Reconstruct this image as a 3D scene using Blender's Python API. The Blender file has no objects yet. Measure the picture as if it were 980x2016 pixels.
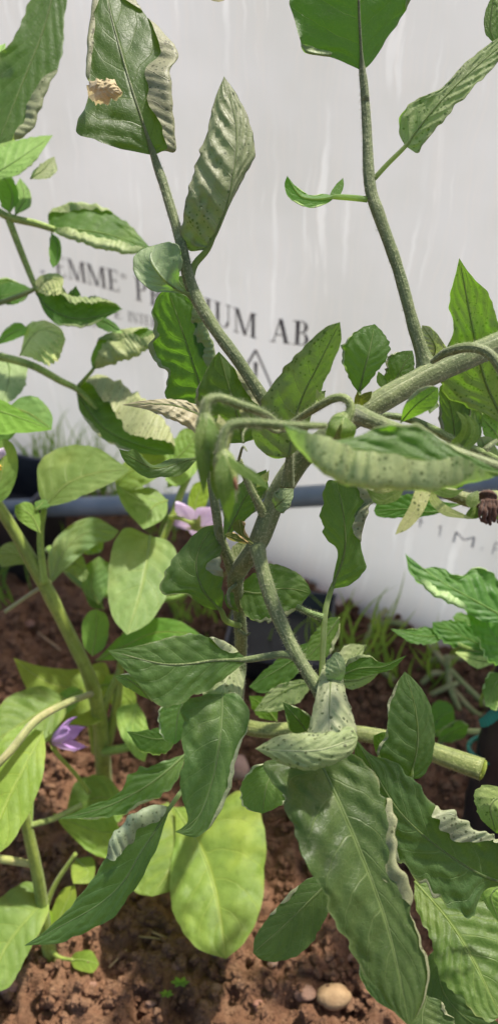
import bpy, math, random
import numpy as np
from mathutils import Vector

# ------------------------------------------------------------------ camera, sky, sun, exposure
scene = bpy.context.scene
COL = scene.collection
CAM_H, PITCH, FPX = 0.65, math.radians(35.0), 1515.0     # eye height, downward pitch, focal length in photo pixels
cam_data = bpy.data.cameras.new('camera')
cam = bpy.data.objects.new('camera', cam_data)
COL.objects.link(cam)
cam.location = (0, 0, CAM_H)
cam.rotation_euler = (math.pi / 2 - PITCH, 0, 0)
cam_data.sensor_fit = 'VERTICAL'
cam_data.sensor_height = 34.6
cam_data.lens = 34.6 * FPX / 2016.0
cam_data.clip_start = 0.02
cam_data.clip_end = 200
cam_data.dof.use_dof = True
cam_data.dof.focus_distance = 0.40
cam_data.dof.aperture_fstop = 6.3
scene.camera = cam

TO_SUN = Vector((0.34, 0.36, 0.87)).normalized()
world = bpy.data.worlds.new('World')
scene.world = world
world.use_nodes = True
wn = world.node_tree
bg = wn.nodes['Background']
sky = wn.nodes.new('ShaderNodeTexSky')
sky.sky_type = 'NISHITA'
sky.sun_disc = False
sky.sun_elevation = math.asin(TO_SUN.z)
sky.sun_rotation = math.atan2(TO_SUN.x, TO_SUN.y)
sky.air_density = 0.75
sky.dust_density = 3.0
wn.links.new(sky.outputs[0], bg.inputs[0])
bg.inputs[1].default_value = 0.15
sun_data = bpy.data.lights.new('sun', 'SUN')
sun_data.energy = 4.6
sun_data.angle = math.radians(2.5)
sun_data.color = (1.0, 0.94, 0.84)
sun = bpy.data.objects.new('sun', sun_data)
COL.objects.link(sun)
sun.rotation_euler = (-TO_SUN).to_track_quat('-Z', 'Y').to_euler()
sun.location = (1, 0.3, 3)
scene.view_settings.view_transform = 'Standard'
scene.view_settings.look = 'None'
scene.view_settings.gamma = 1.0
scene.view_settings.use_curve_mapping = False
scene.view_settings.exposure = 0.7
scene.render.engine = 'CYCLES'
scene.cycles.max_bounces = 10
scene.cycles.transmission_bounces = 8
scene.cycles.diffuse_bounces = 5

# ------------------------------------------------------------------ helpers
random.seed(5)
RNG = np.random.default_rng(11)
CP, SP = math.cos(PITCH), math.sin(PITCH)

def W(x, y, d):
    """photo pixel + depth along the lens axis (m) -> world point"""
    a = (np.asarray(x, float) - 490.0) / FPX * d
    u = -(np.asarray(y, float) - 1008.0) / FPX * d
    return np.stack([a, d * CP + u * SP, CAM_H - d * SP + u * CP], -1)

def ground_d(y):
    return CAM_H / (SP + (y - 1008.0) / FPX * CP)

def G(x, y):
    """point of the soil seen at a pixel"""
    return W(x, y, ground_d(y))

def vhash(ix, iy, iz=0, seed=0):
    h = (ix * 374761393 + iy * 668265263 + iz * 1442695041 + seed * 974634777) & 0xFFFFFFFF
    h = ((h ^ (h >> 13)) * 1274126177) & 0xFFFFFFFF
    h = h ^ (h >> 16)
    return (h & 0xFFFF) / 65535.0

def noise2(x, y, seed=0):
    x = np.asarray(x, float); y = np.asarray(y, float)
    ix = np.floor(x).astype(np.int64); iy = np.floor(y).astype(np.int64)
    fx = x - ix; fy = y - iy
    fx = fx * fx * (3 - 2 * fx); fy = fy * fy * (3 - 2 * fy)
    a = vhash(ix, iy, 0, seed); b = vhash(ix + 1, iy, 0, seed)
    c = vhash(ix, iy + 1, 0, seed); e = vhash(ix + 1, iy + 1, 0, seed)
    return (a * (1 - fx) + b * fx) * (1 - fy) + (c * (1 - fx) + e * fx) * fy

def spline(pts, n):
    """Catmull-Rom through pts, resampled evenly by length in the first two columns"""
    p = np.array(pts, float)
    if len(p) == 2:
        t = np.linspace(0, 1, n)[:, None]
        return p[0] * (1 - t) + p[1] * t
    q = np.vstack([2 * p[0] - p[1], p, 2 * p[-1] - p[-2]])
    out = []
    for i in range(1, len(q) - 2):
        t = np.linspace(0, 1, 14, endpoint=False)[:, None]
        a, b, c, e = q[i - 1], q[i], q[i + 1], q[i + 2]
        out.append(0.5 * ((2 * b) + (c - a) * t + (2 * a - 5 * b + 4 * c - e) * t * t + (3 * b - a - 3 * c + e) * t ** 3))
    out = np.vstack(out + [p[-1:]])
    L = np.concatenate([[0], np.cumsum(np.hypot(*(np.diff(out[:, :2], axis=0).T)) + 1e-6)])
    s = np.linspace(0, L[-1], n)
    return np.stack([np.interp(s, L, out[:, k]) for k in range(out.shape[1])], -1)

def mesh_obj(name, verts, faces, mat, parent=None, origin=None, uv=None, smooth=True):
    verts = np.asarray(verts, float)
    if origin is None:
        origin = verts.mean(0)
    me = bpy.data.meshes.new(name)
    me.from_pydata((verts - origin).tolist(), [], [tuple(int(i) for i in f) for f in faces])
    if uv is not None:
        lay = me.uv_layers.new(name='UVMap')
        idx = np.empty(len(me.loops), np.int32)
        me.loops.foreach_get('vertex_index', idx)
        lay.data.foreach_set('uv', np.asarray(uv, np.float32)[idx].ravel())
    if smooth:
        me.polygons.foreach_set('use_smooth', [True] * len(me.polygons))
    me.materials.append(mat)
    me.update()
    o = bpy.data.objects.new(name, me)
    COL.objects.link(o)
    place(o, origin, parent)
    return o

WLOC = {}
def place(o, loc, parent=None):
    loc = np.asarray(loc, float)
    WLOC[o] = loc
    if parent is not None:
        o.parent = parent
        o.location = tuple(loc - WLOC[parent])
    else:
        o.location = tuple(loc)

def tag(o, label=None, cat=None, group=None, kind=None):
    if label: o['label'] = label
    if cat: o['category'] = cat
    if group: o['group'] = group
    if kind: o['kind'] = kind
    return o

def thing(name, loc, label, cat, group=None):
    o = bpy.data.objects.new(name, None)
    o.empty_display_size = 0.02
    COL.objects.link(o)
    place(o, loc)
    return tag(o, label, cat, group)

def tube_geo(path, rad, sides=10, cap=True, ridge=0.0):
    """path Nx3, rad N -> verts, faces, uv"""
    path = np.asarray(path, float); n = len(path)
    tan = np.gradient(path, axis=0)
    tan /= np.linalg.norm(tan, axis=1)[:, None] + 1e-12
    up = np.array([0.31, 0.2, 0.93])
    if abs(tan[0] @ up) > 0.9: up = np.array([1.0, 0, 0])
    V = []; UV = []
    L = np.concatenate([[0], np.cumsum(np.linalg.norm(np.diff(path, axis=0), axis=1))])
    nrm = up - tan[0] * (up @ tan[0]); nrm /= np.linalg.norm(nrm)
    for i in range(n):
        nrm = nrm - tan[i] * (nrm @ tan[i]); nrm /= np.linalg.norm(nrm)
        bi = np.cross(tan[i], nrm)
        for k in range(sides):
            a = 2 * math.pi * k / sides
            r = rad[i] * (1 + ridge * math.cos(3 * a + 0.4))
            V.append(path[i] + r * (math.cos(a) * nrm + math.sin(a) * bi))
            UV.append((k / sides, L[i]))
    F = []
    for i in range(n - 1):
        for k in range(sides):
            k2 = (k + 1) % sides
            F.append((i * sides + k, i * sides + k2, (i + 1) * sides + k2, (i + 1) * sides + k))
    if cap:
        F.append(tuple(range(sides))[::-1])
        F.append(tuple((n - 1) * sides + k for k in range(sides)))
    return np.array(V), F, np.array(UV)

def tube(name, parent, pts, mat, n=None, sides=10, wob=0.0, color=None, ridge=0.0):
    """pts: (x, y, depth, radius in px)"""
    n = n or max(10, 7 * len(pts))
    s = spline(pts, n)
    path = W(s[:, 0], s[:, 1], s[:, 2])
    rad = np.maximum(s[:, 3], 0.2) * s[:, 2] / FPX
    if wob:
        k = abs(hash((round(pts[0][0]), round(pts[0][1])))) % 999
        tt = np.linspace(0, len(pts) * 2.3, n)
        rad = rad * (1 + wob * (noise2(tt, tt * 0 + k, 3) - 0.5) * 2)
    V, F, UV = tube_geo(path, rad, sides, True, ridge)
    o = mesh_obj(name, V, F, mat, parent, origin=path[0], uv=UV)
    if color: o.color = (*color, 1)
    if mat is MAT['tomato_stem'] and name in ('main_stem', 'branch', 'pedicel', 'flower_bud', 'flower_truss') and pts[0][2] < .545:
        hairs(o, pts)
    return o

def hairs(parent, pts, per_px=2.2, length=0.0016):
    """fine trichomes standing off a stem: one joined mesh of thin slivers"""
    n = max(10, 7 * len(pts))
    s = spline(pts, n)
    path = W(s[:, 0], s[:, 1], s[:, 2]); rad = s[:, 3] * s[:, 2] / FPX
    Lp = np.hypot(*(np.diff(s[:, :2], axis=0).T)).sum()
    m = int(Lp * per_px * 1.6)
    rs = np.random.default_rng(int(abs(pts[0][0] * 3 + pts[0][1])))
    f = rs.uniform(0, n - 1.001, m); i = f.astype(int); fr = (f - i)[:, None]
    c = path[i] * (1 - fr) + path[i + 1] * fr
    tan = path[i + 1] - path[i]; tan /= np.linalg.norm(tan, axis=1)[:, None] + 1e-12
    v = rs.normal(0, 1, (m, 3)); v -= tan * np.sum(v * tan, 1)[:, None]; v /= np.linalg.norm(v, axis=1)[:, None]
    b = c + v * (rad[i] * 0.96)[:, None]
    dr = v + tan * rs.normal(0, .35, (m, 1)) + rs.normal(0, .2, (m, 3)); dr /= np.linalg.norm(dr, axis=1)[:, None]
    tip = b + dr * (length * rs.uniform(.5, 1.4, (m, 1)))
    sd = np.cross(dr, rs.normal(0, 1, (m, 3))); sd /= np.linalg.norm(sd, axis=1)[:, None]
    w = 0.000055
    V = np.stack([b - sd * w, b + sd * w, tip], 1).reshape(-1, 3)
    F = np.arange(3 * m).reshape(-1, 3)
    o = mesh_obj('stem_hairs', V, F, MAT['stem_hair'], parent, smooth=False)
    o['kind'] = 'stuff'

LEAFN = [0]
def leaf(parent, mid, e1, e2, mat, face=1, rolls=(), bulge=(0, 0), nv=7, quilt=1.0, teeth=0.05, wav=0.02,
         color=(1, 1, 1), pet=None, pr=4.0, rib=True, name='leaf', dry=0.0, n=None, ns=14, label=None, curl=None, tilt=None):
    """a leaf blade lofted through midrib + two margins (photo pixels and real depths).
    e: (x, y[, dz]) dz in px of depth beyond the midrib; rolls: (side, t0, t1, r_px, degrees) margin rolled to the camera
    (negative degrees: away); bulge>0: half blade arches to the camera; face 1: upper side seen, -1: underside seen"""
    LEAFN[0] += 1
    if tilt is None: tilt = parent.get('leaf_tilt', 0.0)
    if curl is None: curl = 1.0 if (mat is MAT['tomato_leaf'] and rib) else 0.0
    seed = LEAFN[0] * 7 + 3
    rs = np.random.default_rng(seed)
    mid = [tuple(m) if len(m) == 3 else (*m, mid[0][2]) for m in mid]
    ym = sum(m[1] for m in mid) / len(mid)
    if tilt: mid = [(x, y, d * (1 + tilt * (ym - y) / FPX)) for x, y, d in mid]
    px_len = sum(math.hypot(mid[i + 1][0] - mid[i][0], mid[i + 1][1] - mid[i][1]) for i in range(len(mid) - 1))
    n = n or int(min(130, max(30, px_len / 3.0)))
    M = spline(mid, n)
    t = np.linspace(0, 1, n)
    Mw = W(M[:, 0], M[:, 1], M[:, 2])
    toc = np.array([0, 0, CAM_H]) - Mw
    toc /= np.linalg.norm(toc, axis=1)[:, None]
    grid = []; uvs = []
    for side, e in ((0, e1), (1, e2)):
        e = [p if len(p) == 3 else (*p, 0.0) for p in e]
        E = spline([(mid[0][0], mid[0][1], 0)] + e + [(mid[-1][0], mid[-1][1], 0)], n)
        wpx = np.hypot(E[:, 0] - M[:, 0], E[:, 1] - M[:, 1])
        if teeth:
            tt = t * nv * 1.5 + side * 17.3
            saw = (noise2(tt * 0.9, tt * 0 + seed, 5) - 0.5) * 1.5 + (noise2(tt * 2.4, tt * 0 + seed, 6) - 0.5) * 1.3
            saw = saw + 0.45 * (np.abs((tt * 1.1 + seed * .37) % 1 - 0.5) * 2 - 0.5)
            f = 1 + 2.3 * teeth * saw * np.sin(np.pi * np.clip(t, 0, 1)) ** 0.5
        else:
            f = np.ones(n)
        if wav:
            ph = rs.uniform(0, 6)
            rip = wav * (np.sin(t * nv * 2.1 + ph) + 0.7 * np.sin(t * nv * 4.4 + 2 * ph)) * np.sin(np.pi * t)
        else:
            rip = np.zeros(n)
        d = M[:, 2] * (1 + (E[:, 2] + tilt * (M[:, 1] - E[:, 1])) / FPX)
        Ew = W(E[:, 0], E[:, 1], d)
        vec = Ew - Mw
        wl = np.linalg.norm(vec, axis=1)
        S = np.linspace(0, 1, ns)
        rows = []
        for s in S:
            P = Mw + vec * (s * (1 + (f - 1) * s ** 3))[:, None]
            b = bulge[side] * 4 * s * (1 - s) * 0.5
            phase = nv * (t - 0.28 * s ** 1.15) + 0.5 * side + 0.7 * (noise2(t * 3.1 + side * 9, t * 0 + s, seed) - 0.5)
            q = (np.abs(np.sin(np.pi * phase)) - 0.62) * (s * (1.15 - s)) ** 0.6 * 0.115 * quilt * face
            cr = (noise2(t * 9 + s * 3, s * 5 + 0 * t, seed + side) - 0.5) * 0.10 * quilt * s
            cr = cr + (noise2(t * 23 + s * 2, s * 9 + 0 * t, seed + side + 7) - 0.5) * 0.035 * quilt * min(1, s * 2)
            P = P + toc * ((b + q + cr + rip * s * s) * wl)[:, None]
            rows.append(P)
            uvs.append(np.stack([0.5 + (0.5 if side else -0.5) * s * np.ones(n) * 0.8, t], -1))
        rl = [r for r in rolls if r[0] == side]
        if curl and not rl and rs.random() < .6:      # every margin of a tomato leaf is at least slightly rolled up
            a_, b_ = rs.uniform(.05, .35), rs.uniform(.6, .95)
            rl = [(side, a_, b_, curl * (2.2 + 0.045 * wpx.max()) * rs.uniform(.5, 1.2), face * rs.uniform(130, 210))]
            if rs.random() < .5:
                m_ = rs.uniform(a_ + .15, b_ - .1)
                rl = [(side, a_, m_, *rl[0][3:]), (side, m_ + .05, b_ + .03, rl[0][3] * rs.uniform(.4, 1.3), rl[0][4])]
        if rl:
            r_t = np.zeros(n); ang = np.zeros(n)
            for (_, t0, t1, rp, deg) in rl:
                rp = rp * (1.3 if rp > 6 else 1.0)
                c = (t - t0) / (t1 - t0)
                env = np.where((c > 0) & (c < 1), np.sin(np.pi * np.clip(c, 0, 1)) ** 0.45, 0)
                env = env * (0.88 + 0.24 * noise2(t * 5, t * 0 + seed, 9))
                r_t = np.maximum(r_t, rp * env * M[:, 2] / FPX)
                ang = np.where(env > 0, math.radians(deg) * (0.5 + 0.5 * env), ang)
            edge = rows[-1]
            ev = vec / (wl[:, None] + 1e-9)
            nn = toc - ev * np.sum(toc * ev, axis=1)[:, None]
            nn /= np.linalg.norm(nn, axis=1)[:, None] + 1e-9
            nr = 13
            jag = 0.80 + 0.5 * noise2(t * nv * 1.6 + side * 5, t * 0 + seed, 4) - 0.22 * np.abs((t * nv * 1.7 + seed * .3) % 1 - 0.5)
            if max(r[3] for r in rl) > 18: jag = 0.95 + 0.35 * (jag - 0.95)
            sg = np.sign(ang); tha = np.abs(ang)
            rr = r_t * 0.46
            arc = rr * tha
            ext = r_t * 1.55 * jag * (0.6 + 0.4 * np.clip(tha / 3.0, 0, 1))
            bend = 0.35 + 0.5 * (noise2(t * nv * .8, t * 0 + seed, 8) - 0.5)
            for k in range(1, nr + 1):
                sl = (arc + ext) * k / nr
                th = np.minimum(sl / (rr + 1e-9), tha)
                over = np.maximum(0, sl - arc)
                ox = rr * np.sin(th) + over * np.cos(tha)
                oz = rr * (1 - np.cos(th)) + over * np.sin(tha) - bend * over ** 2 / (ext + 1e-9) * 0.45
                ple = 0.13 * (0.15 + 1.5 * noise2(t * 6.3, t * 0 + seed, 14) ** 1.5) * r_t * (np.abs(np.sin(np.pi * nv * (3.1 * t) - 2.6 * k / nr + seed + 3.5 * noise2(t * 7, t * 0 + seed, 12))) * 2 - 1.2) * (0.4 + 0.6 * k / nr)
                ple = ple + 0.18 * r_t * (noise2(t * 26, t * 0 + k * .21, seed) - 0.5) * (k / nr)
                oz = np.maximum(oz + ple, 0.25 * rr * np.minimum(1, k / 3.0))
                rows.append(edge + ev * ox[:, None] + nn * (sg * oz)[:, None])
                uvs.append(np.stack([0.5 + (0.5 if side else -0.5) * (0.8 + 0.2 * k / nr) * np.ones(n), t], -1))
        grid.append(rows)
    # columns: side 0 outermost ... midrib ... side 1 outermost
    cols = grid[0][::-1] + grid[1][1:]
    k0 = len(grid[0])
    uv_cols = uvs[:k0][::-1] + uvs[k0 + 1:]
    nc = len(cols)
    V = np.stack(cols, 1).reshape(-1, 3)          # index = row*nc + col
    UV = np.stack(uv_cols, 1).reshape(-1, 2)
    i, j = np.meshgrid(np.arange(n - 1), np.arange(nc - 1), indexing='ij')
    a = (i * nc + j).ravel()
    F = np.stack([a, a + 1, a + nc + 1, a + nc], -1)
    # orientation from the flat blade columns
    jl = k0 - 1
    js = list(range(max(0, jl - ns + 2), min(nc - 1, jl + ns - 2)))
    tot = 0.0
    for r_ in range(2, n - 3, 3):
        for c_ in js:
            p0, p1, p2 = V[r_ * nc + c_], V[r_ * nc + c_ + 1], V[(r_ + 1) * nc + c_]
            nrm = np.cross(p1 - p0, p2 - p0)
            tot += nrm @ (np.array([0, 0, CAM_H]) - p0)
    if (tot > 0) != (face > 0):
        F = F[:, ::-1]
    o = mesh_obj(name, V, F, mat, parent, origin=Mw[0], uv=UV)
    jit = rs.uniform(.96, 1.04, 3) * rs.uniform(.88, 1.14)
    color = tuple(float(c * j_) for c, j_ in zip(color, jit))
    o.color = (*color, dry)
    if label: o['label'] = label
    if rib:
        m2 = spline(mid, 20)[:19]
        r0 = pr * 0.42
        path = [(x, y, d, r0 * (1 - 0.9 * k / 18) + 0.25) for k, (x, y, d) in enumerate(m2)]
        nm = 'midrib'
        if pet:
            nm = 'petiole'
            pp = [p if len(p) == 3 else (*p, mid[0][2]) for p in pet]
            path = [(x, y, d, pr) for (x, y, d) in pp] + [(*path[0][:3], pr * 0.85)] + path[2::3]
        else:
            path = path[::3] + [path[-1]]
        c = tube(nm, o, path, MAT['tomato_stem'] if pet and pr >= 8 else MAT['tomato_rib'] if mat is not MAT['eggplant_leaf'] else MAT['eggplant_rib'], n=40, sides=7)
        c.color = (*[max(k_, 1.0) for k_ in color], 1)
    return o

# ------------------------------------------------------------------ materials
MAT = {}
def new_mat(name):
    m = bpy.data.materials.new(name)
    m.use_nodes = True
    m.node_tree.nodes.clear()
    MAT[name] = m
    return m.node_tree

class NB:
    """tiny node builder"""
    def __init__(self, nt): self.nt = nt
    def node(self, typ, ins=None, **props):
        n = self.nt.nodes.new(typ)
        for k, v in props.items(): setattr(n, k, v)
        for k, v in (ins or {}).items(): self.set(n, k, v)
        return n
    def set(self, n, k, v):
        s = n.inputs[k]
        if isinstance(v, bpy.types.NodeSocket): self.nt.links.new(v, s)
        elif isinstance(v, bpy.types.Node): self.nt.links.new(v.outputs[0], s)
        else:
            if s.type == 'RGBA' and len(v) == 3: v = (*v, 1)
            s.default_value = v
    def math(self, op, a, b=0.0, clamp=False):
        return self.node('ShaderNodeMath', {0: a, 1: b}, operation=op, use_clamp=clamp).outputs[0]
    def mix(self, f, a, b, blend='MIX'):
        n = self.node('ShaderNodeMix', data_type='RGBA', blend_type=blend)
        self.set(n, 0, f); self.set(n, 6, a); self.set(n, 7, b)
        return n.outputs[2]
    def ramp(self, v, lo, hi, a=0.0, b=1.0):
        n = self.node('ShaderNodeMapRange', {0: v, 1: lo, 2: hi, 3: a, 4: b}, interpolation_type='SMOOTHSTEP')
        return n.outputs[0]
    def noise(self, vec, scale, detail=3, rough=0.55):
        return self.node('ShaderNodeTexNoise', {'Vector': vec, 'Scale': scale, 'Detail': detail, 'Roughness': rough}).outputs[0]

def leaf_material(name, top_a, top_b, vein, under, under_vein, trans, nv, spots, trans_fac, rough, dust=0.0):
    B = NB(new_mat(name))
    uv = B.node('ShaderNodeUVMap').outputs[0]
    sep = B.node('ShaderNodeSeparateXYZ', {0: uv})
    tc = B.node('ShaderNodeTexCoord').outputs['Object']
    oi = B.node('ShaderNodeObjectInfo')
    tint = oi.outputs['Color']; dry = oi.outputs['Alpha']; rnd = oi.outputs['Random']
    u2 = B.math('SUBTRACT', sep.outputs[0], 0.5)
    S = B.math('MULTIPLY', B.math('ABSOLUTE', u2), 2.5)
    side = B.math('GREATER_THAN', u2, 0.0)
    wob = B.math('MULTIPLY', B.math('SUBTRACT', B.noise(tc, 60, 2), 0.5), 0.05)
    ph = B.math('MULTIPLY', B.math('SUBTRACT', B.math('ADD', sep.outputs[1], wob), B.math('MULTIPLY', B.math('POWER', S, 1.15), 0.28)), nv)
    ph = B.math('ADD', ph, B.math('MULTIPLY', side, 0.5))
    fr = B.math('FRACT', ph)
    dist = B.math('MINIMUM', fr, B.math('SUBTRACT', 1.0, fr))
    lw = B.math('ADD', B.math('MULTIPLY', S, -0.028), 0.05)
    lat = B.math('MULTIPLY', B.math('SUBTRACT', 1.0, B.math('DIVIDE', dist, lw), clamp=True), 0.75, clamp=True)
    midm = B.ramp(S, 0.015, 0.07, 1, 0)
    vor = B.node('ShaderNodeTexVoronoi', {'Vector': tc, 'Scale': 430.0}, feature='DISTANCE_TO_EDGE').outputs[0]
    net = B.ramp(vor, 0.0, 0.10, 0.20, 0)
    vein_m = B.math('MAXIMUM', B.math('MAXIMUM', lat, midm), net)
    n1 = B.noise(tc, 45, 4); n2 = B.noise(tc, 220, 3)
    top = B.mix(B.ramp(n1, 0.35, 0.68), top_a, top_b)
    top = B.mix(B.math('MULTIPLY', n2, 0.35), top, (top_b[0] * 1.3, top_b[1] * 1.2, top_b[2] * 1.3))
    yel = B.ramp(B.noise(tc, 24, 3), 0.52, 0.72)
    top = B.mix(B.math('MULTIPLY', yel, 0.55), top, (top_b[0] * 1.75, top_b[1] * 1.35, top_b[2] * 1.15))
    mot = B.noise(tc, 130, 4, 0.65)
    top = B.mix(B.ramp(mot, 0.48, 0.30, 0, 0.55), top, (top_a[0] * 0.6, top_a[1] * 0.62, top_a[2] * 0.6))
    top = B.mix(B.ramp(mot, 0.55, 0.75, 0, 0.45), top, (top_b[0] * 1.7, top_b[1] * 1.5, top_b[2] * 1.7))
    stip = B.math('MULTIPLY', B.ramp(B.noise(tc, 950, 2, 0.7), 0.55, 0.68), B.ramp(B.noise(tc, 33, 2), 0.45, 0.65))
    top = B.mix(B.math('MULTIPLY', stip, 0.3), top, (0.24, 0.27, 0.17))
    top = B.mix(B.math('MULTIPLY', vein_m, 0.78), top, vein)
    und = B.mix(B.ramp(n1, 0.3, 0.7), under, (under[0] * 0.78, under[1] * 0.86, under[2] * 0.72))
    und = B.mix(B.ramp(mot, 0.50, 0.32, 0, 0.5), und, (under[0] * 0.62, under[1] * 0.66, under[2] * 0.55))
    und = B.mix(B.math('MULTIPLY', vein_m, 0.7), und, under_vein)
    cre = B.math('FRACT', B.math('SUBTRACT', B.math('MULTIPLY', sep.outputs[1], nv * 3.1), B.math('ADD', B.math('MULTIPLY', S, 3.2), B.math('MULTIPLY', B.noise(tc, 110, 2), 2.4))))
    cre = B.math('MULTIPLY', B.ramp(B.math('ABSOLUTE', B.math('SUBTRACT', cre, 0.5)), 0.0, 0.16, 1, 0), B.math('GREATER_THAN', S, 1.0))
    und = B.mix(B.math('MULTIPLY', cre, 0.16), und, (under[0] * 0.35, under[1] * 0.38, under[2] * 0.3))  # shade between pleats painted as darker lines on the rolled margin
    # pests' dark specks, in patches
    if spots:
        dn = B.node('ShaderNodeTexNoise', {'Vector': tc, 'Scale': 500.0, 'Detail': 2.0}).outputs['Color']
        tv = B.node('ShaderNodeVectorMath', {0: dn, 1: (0.0005, 0.0005, 0.0005)}, operation='MULTIPLY').outputs[0]
        tv = B.node('ShaderNodeVectorMath', {0: tv, 1: tc}, operation='ADD').outputs[0]
        v2 = B.node('ShaderNodeTexVoronoi', {'Vector': tv, 'Scale': 520.0, 'Randomness': 1.0}, feature='F1')
        cs = B.node('ShaderNodeSeparateColor', {0: v2.outputs['Color']})
        rad = B.math('ADD', B.math('MULTIPLY', cs.outputs[0], 0.34), 0.10)
        sp = B.ramp(B.math('SUBTRACT', rad, v2.outputs[0]), -0.04, 0.05)
        sp = B.math('MULTIPLY', sp, B.math('GREATER_THAN', cs.outputs[1], 0.45))
        msk = B.math('ADD', B.noise(tc, 55, 3), B.math('MULTIPLY', B.math('SUBTRACT', rnd, 0.5), 0.22))
        sp = B.math('MULTIPLY', sp, B.ramp(msk, 0.38, 0.50))
        und = B.mix(B.math('MULTIPLY', sp, 0.85), und, (0.022, 0.022, 0.014))
        top = B.mix(B.math('MULTIPLY', B.math('MULTIPLY', sp, 0.25), B.math('GREATER_THAN', rnd, 0.5)), top, (0.02, 0.02, 0.01))
    # dried margins
    edge = B.ramp(B.math('ADD', S, B.math('MULTIPLY', B.math('SUBTRACT', n1, 0.5), 0.35)), 0.93, 1.06)
    dryc = B.mix(n2, (0.50, 0.40, 0.24), (0.30, 0.20, 0.10))
    dm = B.math('MULTIPLY', edge, B.ramp(n1, 0.35, 0.6, 0.25, 0.8))
    dm = B.math('MAXIMUM', B.math('MULTIPLY', dm, 0.22), B.math('MULTIPLY', dry, B.ramp(n1, 0.2, 0.55, 0.5, 1.0)), clamp=True)
    top = B.mix(dm, top, dryc); und = B.mix(dm, und, B.mix(n2, (0.55, 0.47, 0.30), (0.36, 0.27, 0.14)))
    back = B.node('ShaderNodeNewGeometry').outputs['Backfacing']
    col = B.mix(back, top, und)
    col = B.mix(1.0, col, tint, 'MULTIPLY')
    bump_h = B.math('ADD', B.math('MULTIPLY', vein_m, -0.6), B.math('MULTIPLY', n2, 0.7))
    bump = B.node('ShaderNodeBump', {'Strength': 0.7, 'Distance': 0.0007, 'Height': bump_h})
    pr = B.node('ShaderNodeBsdfPrincipled', {'Base Color': col, 'Roughness': B.ramp(n1, 0.2, 0.8, rough - 0.06, rough + 0.12),
                                             'Specular IOR Level': 0.34, 'Normal': bump})
    pr.inputs['Sheen Weight'].default_value = dust
    pr.inputs['Sheen Roughness'].default_value = 0.5
    tcol = B.mix(1.0, B.mix(B.math('MULTIPLY', vein_m, 0.35), trans, (trans[0] * 1.2, trans[1] * 1.1, trans[2])), tint, 'MULTIPLY')
    tcol = B.mix(dm, tcol, (0.50, 0.40, 0.24))
    tr = B.node('ShaderNodeBsdfTranslucent', {'Color': tcol, 'Normal': bump})
    mx = B.node('ShaderNodeMixShader', {0: trans_fac, 1: pr.outputs[0], 2: tr.outputs[0]})
    B.node('ShaderNodeOutputMaterial', {0: mx.outputs[0]})

leaf_material('tomato_leaf', (0.037, 0.074, 0.019), (0.065, 0.112, 0.030), (0.17, 0.23, 0.085), (0.35, 0.365, 0.215), (0.48, 0.475, 0.31),
              (0.21, 0.43, 0.025), 7.0, True, 0.37, 0.47, 0.05)
leaf_material('eggplant_leaf', (0.14, 0.235, 0.055), (0.20, 0.30, 0.075), (0.34, 0.40, 0.11), (0.24, 0.33, 0.12), (0.34, 0.42, 0.18),
              (0.44, 0.60, 0.02), 6.0, False, 0.45, 0.50, 0.06)

def stem_material(name, a, b, speck, rough=0.55, scale=1.0, trans=None):
    B = NB(new_mat(name))
    tc = B.node('ShaderNodeTexCoord').outputs['Object']
    oi = B.node('ShaderNodeObjectInfo').outputs['Color']
    n1 = B.noise(tc, 30 * scale, 3); n2 = B.noise(tc, 700 * scale, 2, 0.7); n3 = B.noise(tc, 160 * scale, 3)
    col = B.mix(B.ramp(n1, 0.35, 0.65), a, b)
    col = B.mix(B.math('MULTIPLY', B.ramp(n3, 0.45, 0.7), 0.5), col, (a[0] * 0.55, a[1] * 0.55, a[2] * 0.5))
    col = B.mix(B.math('MULTIPLY', B.ramp(n2, 0.52, 0.7), 0.6), col, speck)
    uvs_ = B.node('ShaderNodeUVMap').outputs[0]
    su = B.node('ShaderNodeSeparateXYZ', {0: uvs_})
    ang = B.math('MULTIPLY', su.outputs[0], 6.28318)
    cv = B.node('ShaderNodeCombineXYZ', {0: B.math('COSINE', ang), 1: B.math('SINE', ang), 2: B.math('MULTIPLY', su.outputs[1], 9.0)}).outputs[0]
    fur = B.noise(cv, 2.6, 3)
    col = B.mix(B.ramp(fur, 0.46, 0.66, 0, 0.38), col, (a[0] * 0.5, a[1] * 0.52, a[2] * 0.5))
    col = B.mix(B.ramp(fur, 0.46, 0.34, 0, 0.22), col, speck)
    col = B.mix(1.0, col, oi, 'MULTIPLY')
    bump = B.node('ShaderNodeBump', {'Strength': 0.6, 'Distance': 0.0006, 'Height': B.math('ADD', B.math('ADD', n2, n3), B.math('MULTIPLY', fur, -1.5))})
    p = B.node('ShaderNodeBsdfPrincipled', {'Base Color': col, 'Roughness': rough, 'Specular IOR Level': 0.35, 'Normal': bump})
    p.inputs['Sheen Weight'].default_value = 0.15
    p.inputs['Sheen Roughness'].default_value = 0.4
    out = p.outputs[0]
    if trans:
        t = B.node('ShaderNodeBsdfTranslucent', {'Color': trans})
        out = B.node('ShaderNodeMixShader', {0: 0.5, 1: out, 2: t.outputs[0]}).outputs[0]
    B.node('ShaderNodeOutputMaterial', {0: out})

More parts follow.
